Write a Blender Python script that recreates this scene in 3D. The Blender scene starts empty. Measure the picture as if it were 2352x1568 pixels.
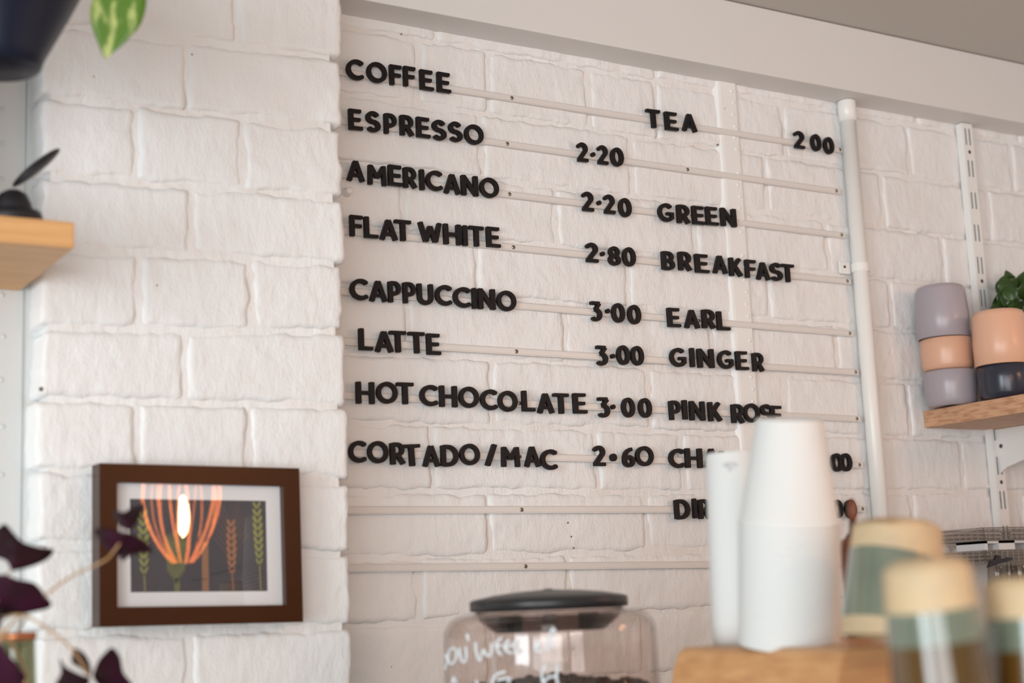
import bpy, bmesh, math, random
import numpy as np
from mathutils import Vector, Matrix, noise
random.seed(7)
PI = math.pi
SC = bpy.context.scene
C = SC.collection

# ------------------------------------------------------------------ camera
F = 3500.0
RM = np.array([[0.8541464754534549, -0.05278646712208101, -0.5173464867564193],
               [-0.5183505385532556, -0.16636854500105924, -0.8388290805734983],
               [-0.04179135858033689, 0.9846497327085405, -0.1694650000000287]])
CP = np.array([-0.67703413, -1.43359318, 1.4])
cam_d = bpy.data.cameras.new('camera')
cam = bpy.data.objects.new('camera', cam_d); C.objects.link(cam)
cam_d.sensor_width = 36.0; cam_d.lens = F / 2352 * 36
cam_d.clip_start = 0.02; cam_d.clip_end = 50
cam.matrix_world = Matrix([[*RM[0], CP[0]], [*RM[1], CP[1]], [*RM[2], CP[2]], [0, 0, 0, 1]])
cam_d.dof.use_dof = True; cam_d.dof.focus_distance = 1.87; cam_d.dof.aperture_fstop = 3.9
SC.camera = cam
vs = SC.view_settings
vs.view_transform = 'Standard'; vs.look = 'None'; vs.gamma = 1; vs.use_curve_mapping = False
vs.exposure = -0.08

def ray(px, py): return RM @ np.array([px - 1176, -(py - 784), -F])
def at(px, py, axis, val):
    d = ray(px, py); t = (val - CP[axis]) / d[axis]
    return Vector((CP + d * t).tolist())
def aty(px, py, y): return at(px, py, 1, y)
def atd(px, py, depth): return Vector((CP + ray(px, py) * (depth / F)).tolist())
def proj(p):
    c = RM.T @ (np.array(p) - CP)
    return 1176 + F * c[0] / -c[2], 784 - F * c[1] / -c[2]

# ------------------------------------------------------------------ light
w = bpy.data.worlds.new('world'); SC.world = w; w.use_nodes = True
bg = w.node_tree.nodes['Background']
bg.inputs[0].default_value = (0.985, 0.99, 1.0, 1); bg.inputs[1].default_value = 0.33

def area(name, loc, target, size, sizey, col, power):
    l = bpy.data.lights.new(name, 'AREA'); l.shape = 'RECTANGLE'; l.size = size; l.size_y = sizey
    l.color = col; l.energy = power
    o = bpy.data.objects.new(name, l); C.objects.link(o); o.location = loc
    o.rotation_euler = (Vector(target) - Vector(loc)).to_track_quat('-Z', 'Y').to_euler()
    return o
area('window_daylight', (-2.7, -1.7, 1.5), (0.1, 0, 1.55), 0.8, 1.4, (0.86, 0.95, 1.0), 44)
area('shopfront_daylight', (-2.1, -3.2, 1.2), (-0.05, 0, 1.4), 2.0, 1.5, (0.95, 0.985, 1.0), 64)
area('warm_ceiling_lamp', (1.15, -1.05, 1.85), (0.3, -0.4, 1.4), 0.16, 0.16, (1.0, 0.50, 0.25), 1.9)

# ------------------------------------------------------------------ materials
def mat(name, col, rough=0.6, metal=0.0, spec=None, bump=None, var=None, trans=0.0, emit=None, coat=0.0, ior=None):
    m = bpy.data.materials.new(name); m.use_nodes = True
    nt = m.node_tree; b = nt.nodes['Principled BSDF']
    b.inputs['Base Color'].default_value = (*col, 1); b.inputs['Roughness'].default_value = rough
    b.inputs['Metallic'].default_value = metal
    if trans: b.inputs['Transmission Weight'].default_value = trans
    if ior: b.inputs['IOR'].default_value = ior
    if coat: b.inputs['Coat Weight'].default_value = coat; b.inputs['Coat Roughness'].default_value = 0.08
    if spec is not None: b.inputs['Specular IOR Level'].default_value = spec
    if emit:
        b.inputs['Emission Color'].default_value = (*emit[0], 1); b.inputs['Emission Strength'].default_value = emit[1]
    tc = nt.nodes.new('ShaderNodeTexCoord')
    if var:                       # var = (scale, colour2, lo, hi, stretch)
        n = nt.nodes.new('ShaderNodeTexNoise'); mp = nt.nodes.new('ShaderNodeMapping')
        mp.inputs['Scale'].default_value = var[4] if len(var) > 4 else (1, 1, 1)
        nt.links.new(tc.outputs['Object'], mp.inputs[0]); nt.links.new(mp.outputs[0], n.inputs['Vector'])
        n.inputs['Scale'].default_value = var[0]; n.inputs['Detail'].default_value = 6
        r = nt.nodes.new('ShaderNodeMapRange'); r.inputs[1].default_value = var[2]; r.inputs[2].default_value = var[3]
        mx = nt.nodes.new('ShaderNodeMix'); mx.data_type = 'RGBA'
        mx.inputs[6].default_value = (*col, 1); mx.inputs[7].default_value = (*var[1], 1)
        nt.links.new(n.outputs[0], r.inputs[0]); nt.links.new(r.outputs[0], mx.inputs[0])
        nt.links.new(mx.outputs[2], b.inputs['Base Color'])
    if bump:                      # list of (scale, strength-distance, stretch)
        prev = None
        for sc, dist, st in bump:
            n = nt.nodes.new('ShaderNodeTexNoise'); mp = nt.nodes.new('ShaderNodeMapping')
            mp.inputs['Scale'].default_value = st
            nt.links.new(tc.outputs['Object'], mp.inputs[0]); nt.links.new(mp.outputs[0], n.inputs['Vector'])
            n.inputs['Scale'].default_value = sc; n.inputs['Detail'].default_value = 4
            bn = nt.nodes.new('ShaderNodeBump'); bn.inputs['Distance'].default_value = dist; bn.inputs['Strength'].default_value = 1
            nt.links.new(n.outputs[0], bn.inputs['Height'])
            if prev: nt.links.new(prev.outputs[0], bn.inputs['Normal'])
            prev = bn
        nt.links.new(prev.outputs[0], b.inputs['Normal'])
    return m

def glass_mat(name, tint, rough=0.0, veil=0.0):
    m = bpy.data.materials.new(name); m.use_nodes = True; nt = m.node_tree
    for n in list(nt.nodes): nt.nodes.remove(n)
    out = nt.nodes.new('ShaderNodeOutputMaterial'); t = nt.nodes.new('ShaderNodeBsdfTransparent')
    g = nt.nodes.new('ShaderNodeBsdfGlossy'); lw = nt.nodes.new('ShaderNodeLayerWeight'); pw = nt.nodes.new('ShaderNodeMath'); f = nt.nodes.new('ShaderNodeMath'); mx = nt.nodes.new('ShaderNodeMixShader')
    t.inputs[0].default_value = (*tint, 1); g.inputs['Roughness'].default_value = rough; lw.inputs['Blend'].default_value = 0.5
    pw.operation = 'POWER'; pw.inputs[1].default_value = 5; f.operation = 'MULTIPLY_ADD'; f.inputs[1].default_value = 0.9; f.inputs[2].default_value = 0.045
    nt.links.new(lw.outputs['Facing'], pw.inputs[0]); nt.links.new(pw.outputs[0], f.inputs[0])
    nt.links.new(f.outputs[0], mx.inputs[0]); nt.links.new(t.outputs[0], mx.inputs[1]); nt.links.new(g.outputs[0], mx.inputs[2])
    nt.links.new(mx.outputs[0], out.inputs[0])
    return m

PAINT_BUMP = [(130, 0.0014, (1, 1, 0.5)), (420, 0.0006, (1, 1, 0.55))]
M = dict(
    brick=mat('painted_brick', (0.82, 0.815, 0.81), 0.5, bump=PAINT_BUMP, var=(9, (0.80, 0.785, 0.77), 0.4, 0.75)),
    mortar=mat('painted_mortar', (0.82, 0.81, 0.80), 0.55, bump=PAINT_BUMP, var=(14, (0.79, 0.74, 0.70), 0.45, 0.8)),
    paint=mat('white_gloss_paint', (0.83, 0.82, 0.80), 0.4, bump=[(40, 0.0004, (0.1, 1, 1))]),
    beam=mat('beam_paint', (0.72, 0.70, 0.68), 0.5, bump=[(60, 0.0003, (0.08, 1, 1))]),
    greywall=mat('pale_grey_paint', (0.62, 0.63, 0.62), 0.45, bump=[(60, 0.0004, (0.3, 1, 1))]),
    ceil=mat('ceiling_paint', (0.56, 0.53, 0.49), 0.8, bump=[(300, 0.0002, (1, 1, 1))]),
    rail=mat('rail_plastic', (0.72, 0.68, 0.65), 0.35),
    pipe=mat('pipe_paint', (0.84, 0.83, 0.80), 0.3),
    metalw=mat('white_powder_coat', (0.83, 0.82, 0.80), 0.35),
    dark=mat('recess_shade', (0.05, 0.06, 0.06), 0.7),  # near-black painted shade for the upright slots, also the bracket hole disc
    letter=mat('black_letter_plastic', (0.010, 0.008, 0.009), 0.5, spec=0.22, bump=[(300, 0.0001, (1, 1, 1))]),
    screw=mat('zinc_screw', (0.42, 0.38, 0.30), 0.35, metal=0.9),
    screwd=mat('screw_recess', (0.05, 0.045, 0.04), 0.6),
    frame=mat('brown_frame_lacquer', (0.044, 0.0120, 0.0025), 0.30, spec=0.22, bump=[(120, 0.0002, (0.3, 1, 1))]),
    mat=mat('mat_board', (0.82, 0.79, 0.79), 0.8),
    print=mat('print_ground', (0.052, 0.043, 0.052), 0.6, var=(25, (0.068, 0.055, 0.06), 0.35, 0.7)),
    pane=glass_mat('picture_glass', (0.985, 0.985, 0.985)),
    green=mat('print_green', (0.27, 0.26, 0.07), 0.6),
    brown=mat('print_brown', (0.36, 0.15, 0.07), 0.6),
    olive=mat('print_olive', (0.15, 0.15, 0.06), 0.6),
    stalk=mat('print_stalk', (0.30, 0.14, 0.07), 0.6),
    wood=mat('pale_pine', (0.72, 0.40, 0.17), 0.45, var=(14, (0.60, 0.31, 0.12), 0.35, 0.7, (0.6, 6, 14))),
    oak=mat('oak_shelf', (0.64, 0.37, 0.22), 0.5, var=(60, (0.47, 0.235, 0.125), 0.45, 0.62, (6, 0.7, 4.5))),
    board=mat('warm_board', (0.62, 0.33, 0.14), 0.4, var=(16, (0.46, 0.21, 0.08), 0.35, 0.7, (0.6, 2, 9))),
    navy=mat('navy_glaze', (0.004, 0.007, 0.022), 0.38, spec=0.35),
    blackm=mat('matt_black', (0.012, 0.010, 0.013), 0.45),
    lilac=mat('lilac_ceramic', (0.40, 0.355, 0.39), 0.3),
    peach=mat('peach_ceramic', (0.74, 0.43, 0.29), 0.32),
    slate=mat('slate_navy_ceramic', (0.028, 0.031, 0.048), 0.25),
    cup=mat('white_paper', (0.74, 0.74, 0.725), 0.55),
    mark=mat('grey_print', (0.45, 0.46, 0.46), 0.6),
    tan=mat('raw_stoneware', (0.60, 0.44, 0.26), 0.6, var=(60, (0.52, 0.40, 0.25), 0.4, 0.7)),
    sage=mat('sage_glaze', (0.17, 0.19, 0.135), 0.12, coat=0.6, var=(30, (0.13, 0.155, 0.115), 0.4, 0.7)),
    amber=mat('olive_brown_glaze', (0.085, 0.045, 0.008), 0.12, coat=0.6, var=(20, (0.14, 0.055, 0.012), 0.4, 0.7)),
    bottle=mat('red_brown_wood', (0.30, 0.10, 0.045), 0.35, var=(30, (0.16, 0.04, 0.02), 0.4, 0.7)),
    neck=mat('dark_red_lacquer', (0.10, 0.015, 0.012), 0.3),
    lid=mat('black_lid_plastic', (0.018, 0.017, 0.018), 0.35),
    hopper=glass_mat('hopper_plastic', (0.965, 0.93, 0.915), 0.02),
    smoke=glass_mat('smoked_plastic', (0.62, 0.56, 0.55), 0.05),
    chalk=mat('white_marker', (0.74, 0.79, 0.82), 0.7),
    bean=mat('coffee_bean', (0.05, 0.022, 0.012), 0.4),
    steel=mat('brushed_steel', (0.55, 0.53, 0.50), 0.25, metal=1.0),
    wire=mat('grey_wire', (0.40, 0.37, 0.35), 0.35, metal=0.7),
    clear=glass_mat('clear_glass', (0.90, 0.88, 0.86), 0.0),
    greyp=mat('grey_white_plastic', (0.72, 0.73, 0.74), 0.3),
    oxalis=mat('oxalis_leaf', (0.016, 0.0025, 0.006), 0.6, spec=0.2, var=(22, (0.045, 0.004, 0.022), 0.45, 0.7)),
    stem=mat('tan_stem', (0.42, 0.24, 0.10), 0.5),
    leaf=mat('pothos_leaf', (0.075, 0.16, 0.008), 0.35, var=(95, (0.40, 0.44, 0.14), 0.53, 0.66, (1.3, 1.3, 0.4))),
    dleaf=mat('dark_green_leaf', (0.022, 0.055, 0.010), 0.35, var=(40, (0.04, 0.09, 0.015), 0.4, 0.7)),
    jar=glass_mat('green_glass', (0.66, 0.66, 0.56), 0.0),
    copper=mat('copper_band', (0.55, 0.20, 0.09), 0.3, metal=0.7),
    counter=mat('counter_laminate', (0.62, 0.60, 0.57), 0.5),
    floor=mat('floor_boards', (0.36, 0.33, 0.29), 0.6),
    chip=mat('paint_chip', (0.16, 0.10, 0.08), 0.8),
    glow=mat('filament', (0.9, 0.4, 0.15), 0.5, emit=((1.0, 0.25, 0.075), 10)),
    hot=mat('filament_core', (1, 0.8, 0.5), 0.5, emit=((1.0, 0.74, 0.42), 60)),
    brass=mat('brass', (0.6, 0.4, 0.18), 0.3, metal=1.0),
)

# ------------------------------------------------------------------ helpers
def mk(name, bm, m, parent=None, smooth=False, recalc=True, bevel=0):
    if recalc: bmesh.ops.recalc_face_normals(bm, faces=bm.faces)
    me = bpy.data.meshes.new(name); bm.to_mesh(me); bm.free()
    me.materials.append(m)
    if smooth:
        for p in me.polygons: p.use_smooth = True
    o = bpy.data.objects.new(name, me); C.objects.link(o)
    if parent is not None: o.parent = parent; o.matrix_parent_inverse = parent.matrix_world.inverted() if parent.type != 'EMPTY' else Matrix()
    if bevel:
        b = o.modifiers.new('bevel', 'BEVEL'); b.width = bevel; b.segments = 2; b.limit_method = 'ANGLE'
    return o
def tag(o, label=None, cat=None, group=None, kind=None):
    if label: o['label'] = label
    if cat: o['category'] = cat
    if group: o['group'] = group
    if kind: o['kind'] = kind
    return o
def thing(name, loc, label, cat, group=None):
    o = bpy.data.objects.new(name, None); C.objects.link(o); o.empty_display_size = 0.02
    o.location = loc
    bpy.context.view_layer.update()
    return tag(o, label, cat, group)
def box(bm, x0, x1, y0, y1, z0, z1, mtx=None):
    v = [bm.verts.new((x, y, z)) for x in (x0, x1) for y in (y0, y1) for z in (z0, z1)]
    if mtx: [setattr(a, 'co', mtx @ a.co) for a in v]
    for f in ((0, 1, 3, 2), (4, 6, 7, 5), (0, 4, 5, 1), (2, 3, 7, 6), (0, 2, 6, 4), (1, 5, 7, 3)):
        bm.faces.new([v[i] for i in f])
    return bm
def B(*a, **k): return box(bmesh.new(), *a, **k)
def lathe(prof, n=48, bm=None, closed=False, mtx=None, shear=None):
    """prof: list of (r, z). r=0 at ends gives a cap."""
    bm = bm or bmesh.new(); rings = []
    for r, z in prof:
        if r < 1e-7: ring = [bm.verts.new((0, 0, z))]
        else: ring = [bm.verts.new((r * math.cos(2 * PI * i / n), r * math.sin(2 * PI * i / n),
                       z + (shear(z) * r * math.cos(2 * PI * i / n) if shear else 0))) for i in range(n)]
        rings.append(ring)
    pairs = list(zip(rings, rings[1:])) + ([(rings[-1], rings[0])] if closed else [])
    for a, b in pairs:
        for i in range(n):
            j = (i + 1) % n
            if len(a) == 1 and len(b) == 1: continue
            if len(a) == 1: bm.faces.new((a[0], b[i], b[j]))
            elif len(b) == 1: bm.faces.new((a[i], a[j], b[0]))
            else: bm.faces.new((a[i], a[j], b[j], b[i]))
    if mtx is not None: bmesh.ops.transform(bm, matrix=mtx, verts=[v for r in rings for v in r])
    return bm
def tube(bm, pts, r, n=8, r2=None):
    pts = [Vector(p) for p in pts]; rings = []
    r2 = r if r2 is None else r2
    for i, p in enumerate(pts):
        t = (pts[min(i + 1, len(pts) - 1)] - pts[max(i - 1, 0)]).normalized()
        u = t.cross(Vector((0, 0, 1)) if abs(t.z) < 0.9 else Vector((1, 0, 0))).normalized(); v = t.cross(u)
        rr = r + (r2 - r) * i / max(1, len(pts) - 1)
        rings.append([bm.verts.new(p + (u * math.cos(2 * PI * k / n) + v * math.sin(2 * PI * k / n)) * rr) for k in range(n)])
    for a, b in zip(rings, rings[1:]):
        for k in range(n): bm.faces.new((a[k], a[(k + 1) % n], b[(k + 1) % n], b[k]))
    bm.faces.new(rings[0]); bm.faces.new(rings[-1])
    return bm
def smoothpath(P, n=6):
    P = [Vector(p) for p in P]; out = []
    for i in range(len(P) - 1):
        p0 = P[max(i - 1, 0)]; p1 = P[i]; p2 = P[i + 1]; p3 = P[min(i + 2, len(P) - 1)]
        for k in range(n):
            t = k / n
            out.append(0.5 * ((2 * p1) + (p2 - p0) * t + (2 * p0 - 5 * p1 + 4 * p2 - p3) * t * t + (3 * p1 - p0 - 3 * p2 + p3) * t ** 3))
    out.append(P[-1]); return out
def fbm(x, y, z, s):
    return noise.noise(Vector((x, y, z)) * s)

# ------------------------------------------------------------------ setting: walls
YW = 0.110          # brick faces of the menu wall
YP = 0.0            # brick faces of the pier
YL = 0.036          # left wall
HS = [2.168, 2.078, 1.996, 1.913, 1.836, 1.764, 1.689, 1.608, 1.531, 1.457, 1.384, 1.308, 1.232]
zc = at(2016, 73, 1, 0.06).z            # ceiling height

def brick_mesh(q, yf, depth, r=0.005, ew=0.006, seed=0, amp=0.0009, cell=0.0032, edge_amp=0.0016):
    """q = four corners (x,z): bl, br, tr, tl on the wall plane yf; rounded painted brick"""
    bl, br, tr, tl = [Vector(c) for c in q]
    W = (br - bl).length; H = (tl - bl).length
    nx = max(6, int(W / cell)); nz = max(6, int(H / cell))
    me_v = []; me_f = []
    off = seed * 3.7
    tilt = (random.uniform(-1, 1) * 0.0009, random.uniform(-1, 1) * 0.0007)
    for j in range(nz + 1):
        v = j / nz
        # denser rings close to the edge
        v = v + 0.0
        for i in range(nx + 1):
            u = i / nx
            x, z = (bl * (1 - u) * (1 - v) + br * u * (1 - v) + tr * u * v + tl * (1 - u) * v)
            dx = min(u, 1 - u) * W; dz = min(v, 1 - v) * H
            # wobbling outline
            wob = edge_amp * (noise.noise(Vector((x * 38, off, z * 38))) + 0.5 * noise.noise(Vector((x * 110, off, z * 110))))
            k = max(0, 1 - min(dx, dz) / 0.012)
            if dx < dz: x += (1 if u < 0.5 else -1) * wob * k
            else: z += (1 if v < 0.5 else -1) * wob * k
            def edge(d): return 0 if d >= ew_ else r * (1 - math.sqrt(max(0, 1 - (1 - d / ew_) ** 2)))
            ew_ = ew * (1 + 0.5 * noise.noise(Vector((x * 30, off + 1, z * 30))))
            # corner-rounded distance
            a = max(0, r * 1.6 - dx); b = max(0, r * 1.6 - dz)
            h = r - edge(dx) - edge(dz)
            h = max(h, -0.001)
            n1 = noise.noise(Vector((x * 22, off + 5, z * 26)))
            n2 = noise.noise(Vector((x * 75, off + 9, z * 60)))
            n3 = noise.noise(Vector((x * 190, off + 2, z * 120)))
            d = amp * (1.1 * n1 + 0.55 * n2 + 0.28 * n3) + tilt[0] * (u - 0.5) * 2 + tilt[1] * (v - 0.5) * 2
            k2 = math.exp(-min(dx, dz) / 0.016)
            d += amp * k2 * 1.3 * noise.noise(Vector((x * 48, off + 13, z * 55)))
            me_v.append((x, yf + r - h - d, z))
    S = nx + 1
    for j in range(nz):
        for i in range(nx):
            a = j * S + i; me_f.append((a, a + 1, a + S + 1, a + S))
    # sides back to depth
    ring = [i for i in range(S)] + [j * S + nx for j in range(1, nz + 1)] + [nz * S + i for i in range(nx - 1, -1, -1)] + [j * S for j in range(nz - 1, 0, -1)]
    base = len(me_v)
    for i in ring:
        x, y, z = me_v[i]; me_v.append((x, yf + depth, z))
    n = len(ring)
    for k in range(n):
        a, b = ring[k], ring[(k + 1) % n]
        me_f.append((b, a, base + k, base + (k + 1) % n))
    me = bpy.data.meshes.new('brick'); me.from_pydata(me_v, [], me_f)
    me.materials.append(M['brick'])
    me.polygons.foreach_set('use_smooth', [True] * len(me.polygons))
    return me

def grid_wall(name, x0, x1, z0, z1, y, ythick, label, cell=0.006, amp=0.0006, m=None, zlo=0.0, lump=0.0):
    """mortar surface (front) with a thick body behind it"""
    bm = bmesh.new()
    nx = int((x1 - x0) / cell); nz = int((z1 - z0) / cell); g = []
    for j in range(nz + 1):
        row = []
        for i in range(nx + 1):
            x = x0 + (x1 - x0) * i / nx; z = z0 + (z1 - z0) * j / nz
            d = amp * (noise.noise(Vector((x * 60, 3, z * 60))) + 0.6 * noise.noise(Vector((x * 150, 8, z * 150)))) + lump * noise.noise(Vector((x * 17, 5, z * 17)))
            row.append(bm.verts.new((x, y - d, z)))
        g.append(row)
    for j in range(nz):
        for i in range(nx): bm.faces.new((g[j][i], g[j][i + 1], g[j + 1][i + 1], g[j + 1][i]))
    for f in bm.faces: f.smooth = True
    box(bm, x0, x1, y + 0.002, y + ythick, zlo, z1 + 0.0)
    box(bm, x0, x1, y, y + 0.01, zlo, z0)
    o = mk(name, bm, m or M['mortar'], recalc=False)
    return tag(o, label, None, None, 'structure')

wall_back = grid_wall('wall_back', 0.0, 1.62, 1.20, zc, YW + 0.0022, 0.12, 'recessed white painted brick wall behind the menu letters', lump=0.0016, cell=0.005)
bi = [0]
def add_brick(parent, q, yf, depth, r, **k):
    bi[0] += 1
    me = brick_mesh(q, yf, depth, r, seed=bi[0], **k)
    o = bpy.data.objects.new('brick', me); C.objects.link(o); o.parent = parent
    return o
def course(parent, zl, zr, zl2, zr2, xs, yf, depth, gap, gapz, r, xa, xb, **k):
    """zl/zr top line heights at xa/xb ; zl2/zr2 bottom line heights"""
    f = lambda x, a, b: a + (b - a) * (x - xa) / (xb - xa)
    for x0, x1 in zip(xs, xs[1:]):
        g0 = gap / 2 if x0 != xs[0] or k.get('inner0', False) else 0
        g1 = gap / 2 if x1 != xs[-1] else 0
        a, b = x0 + g0 + random.uniform(-.001, .001), x1 - g1 + random.uniform(-.001, .001)
        jz = random.uniform(-.0012, .0012)
        q = [(a, f(a, zl2, zr2) + gapz / 2 + jz), (b, f(b, zl2, zr2) + gapz / 2 + jz),
             (b, f(b, zl, zr) - gapz / 2 + jz), (a, f(a, zl, zr) - gapz / 2 + jz)]
        kk = {kk_: v for kk_, v in k.items() if kk_ != 'inner0'}
        add_brick(parent, q, yf, depth, r, **kk)

# pixel positions of the upright joints of each course of the menu wall
VJ = [
    [(1000, 10), (1500, 60), (2100, 200)],
    [(960, 75), (1119, 110), (1348, 150), (1503, 175), (1794, 215), (2080, 262)],
    [(1102, 190), (1445, 240), (1750, 270), (2018, 345), (2263, 385)],
    [(925, 330), (1272, 320), (1590, 380), (1892, 440), (2155, 460)],
    [(1090, 480), (1437, 530), (1757, 550), (2037, 570), (2290, 590)],
    [(932, 600), (1290, 610), (1628, 660), (1914, 700), (2140, 670)],
    [(1123, 750), (1485, 775), (1797, 800), (2080, 830), (2330, 850)],
    [(987, 860), (1364, 900), (1560, 900), (1870, 930), (2200, 950)],
    [(1117, 1050), (1480, 1080), (1790, 1080), (2090, 1080), (2340, 1090)],
    [(960, 1230), (1305, 1240), (1660, 1220), (1940, 1220), (2186, 1220)],
    [(1120, 1350), (1476, 1360), (1760, 1340), (2060, 1330), (2310, 1320)],
    [(980, 1500), (1300, 1500), (1640, 1480), (1960, 1450), (2240, 1430)],
]
for i in range(12):
    xs = [0.004] + [aty(px, py, YW).x for px, py in VJ[i]]
    while xs[-1] < 1.40: xs.append(xs[-1] + 0.225)
    xs.append(1.615)
    top = min(HS[i], zc - 0.002) if i == 0 else HS[i]
    course(wall_back, top, top + random.uniform(-.003, .003), HS[i + 1], HS[i + 1], xs, YW, 0.02, 0.0055, 0.005, 0.0026, 0, 1.6,
           amp=0.0012, edge_amp=0.0030, ew=0.006)

# pier
wall_front = grid_wall('wall_front', -0.306, -0.0085, 1.20, zc, YP + 0.0024, 0.1, 'white painted brick pier standing proud of the menu wall', amp=0.0009, lump=0.0018, cell=0.004)
PL = [(2.07, 2.072), (1.977, 1.991), (1.9027, 1.9115), (1.8246, 1.834), (1.7549, 1.7620), (1.6758, 1.6890), (1.6091, 1.6089), (1.5402, 1.5318), (1.4733, 1.4583), (1.3923, 1.3838), (1.318, 1.309), (1.244, 1.234)]
PV = [[544], [430], [315, 557], [441], [322, 578], [424], [316, 572], [424], [314, 566], [439], [312, 570]]
PY = [50, 190, 330, 490, 655, 830, 1000, 1180, 1340, 1500, 1560]
PE = [783, 785, 783, 788, 787, 793, 798, 803, 806, 809, 810]
PLft = [90, 96, 90, 89, 90, 90, 90, 92, 91, 90, 90]
for i in range(11):
    xs = [aty(PLft[i], 800, YP).x] + [aty(px, PY[i], YP).x for px in PV[i]] + [aty(PE[i], PY[i], YP).x]
    xs[0] = -0.315 + random.uniform(-.0015, .0015)
    course(wall_front, PL[i][0], PL[i][1], PL[i + 1][0], PL[i + 1][1], xs, YP, 0.1085, 0.0055, 0.0062, 0.0030, -0.315, 0.0,
           amp=0.0011, edge_amp=0.0034, ew=0.0055)
# upper rest of the pier above the frame and left wall
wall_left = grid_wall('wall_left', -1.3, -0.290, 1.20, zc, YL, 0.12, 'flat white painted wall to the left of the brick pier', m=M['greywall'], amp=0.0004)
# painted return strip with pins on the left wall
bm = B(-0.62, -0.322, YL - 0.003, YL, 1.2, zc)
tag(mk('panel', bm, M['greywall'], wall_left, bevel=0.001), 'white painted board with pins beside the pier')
for px, py in ((5, 677), (8, 773), (3, 872), (6, 980), (4, 1090), (6, 250), (6, 330), (5, 410)):
    p = aty(px, py, YL - 0.003)
    bm = lathe([(0, 0.0015), (0.0018, 0.001), (0.0028, 0), (0.0028, -0.001)], 12, mtx=Matrix.Translation(p) @ Matrix.Rotation(PI / 2, 4, 'X'))
    mk('pin', bm, M['greywall'], wall_left, smooth=True)
# beam and ceiling
zb = at(1560, 172, 1, YW).z; yb = 0.060
bm = B(0.001, 1.6, yb, YW + 0.004, zb, zc - 0.0015)
tag(mk('trim_1', bm, M['beam'], bevel=0.0015), 'painted white beam boxed along the top of the menu wall', kind='structure')
bm = B(-3.2, 1.62, -4.6, 0.24, zc, zc + 0.1)
tag(mk('ceiling', bm, M['ceil']), 'grey white plaster ceiling above the beam', kind='structure')
bm = B(-3.2, 1.62, -4.6, 0.24, -0.1, 0)
tag(mk('floor', bm, M['floor']), 'brown boarded floor of the cafe', kind='structure')
bm = B(1.62, 1.74, -4.6, 0.24, 0, zc)
tag(mk('wall_right', bm, M['mortar']), 'white wall at the right end of the cafe', kind='structure')
# painted upright strip with nail heads
xa, xb_ = aty(1650, 190, YW).x, aty(1690, 195, YW).x
xa -= 0.003; xb_ -= 0.003
bm = bmesh.new()
prof = [(xa - 0.007, YW + 0.003), (xa - 0.001, YW - 0.003), (xa + 0.003, YW - 0.0038), (xb_ - 0.002, YW - 0.0038), (xb_, YW - 0.003), (xb_, YW + 0.003)]
lo = [bm.verts.new((x, y, 1.2)) for x, y in prof]; hi = [bm.verts.new((x, y, zb)) for x, y in prof]
for a in range(len(prof) - 1): bm.faces.new((lo[a], lo[a + 1], hi[a + 1], hi[a]))
bm.faces.new(lo); bm.faces.new(hi[::-1])
strip = tag(mk('trim_2', bm, M['paint']), 'narrow painted strip with nail heads running down the menu wall', kind='structure')
for k in range(46):
    z = zb - 0.012 - k * 0.0165
    if z < 1.3 or k % 7 == 6: continue
    bm = lathe([(0, 0.0019), (0.0014, 0.0016), (0.0025, 0.0004), (0.0030, -0.001)], 12,
               mtx=Matrix.Translation((xb_ - 0.009 + (k % 2) * 0.002, YW - 0.0036, z)) @ Matrix.Rotation(PI / 2, 4, 'X'))
    mk('nail_head', bm, M['paint'], strip, smooth=True)
# chips in the paint
for px, py, y, s in ((95, 893, YP, 2.2), (214, 176, YP, 1.2), (441, 125, YP, 1.0), (765, 598, YP + 0.003, 1.8), (360, 655, YP, 1.2), (292, 733, YP + .003, 1.1), (360, 745, YP + .003, 1.3),
                     (1649, 332, YW - 0.003, 1.4), (610, 520, YP, 1.1), (922, 78, YW, 0.9), (1305, 1200, YW, 1.0), (1312, 1232, YW, 1.2), (1318, 1258, YW, 1.0), (899, 1531, YW, .8), (2070, 783, YW, 1.3), (1665, 249, YW - .004, .8)):
    p = aty(px, py, y)
    bm = lathe([(0, 0.0003), (0.0009 * s, 0.0002), (0.0010 * s, -0.0012)], 8, mtx=Matrix.Translation((p.x, p.y, p.z)) @ Matrix.Rotation(PI / 2, 4, 'X'))
    par = wall_front if p.x < -0.001 else wall_back
    mk('paint_chip', bm, M['chip'], par)
# counter below the frame
cnt = thing('counter', (0.0, -0.5, 0), 'pale laminate cafe counter carrying the jar, hopper and cups', 'counter')
mk('counter_top', B(-1.2, 1.5, -0.42, 0.48, 1.11, 1.15), M['counter'], cnt, bevel=0.003)
mk('counter_body', B(-1.15, 1.45, -0.38, 0.46, 0.0, 1.11), M['counter'], cnt)

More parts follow.
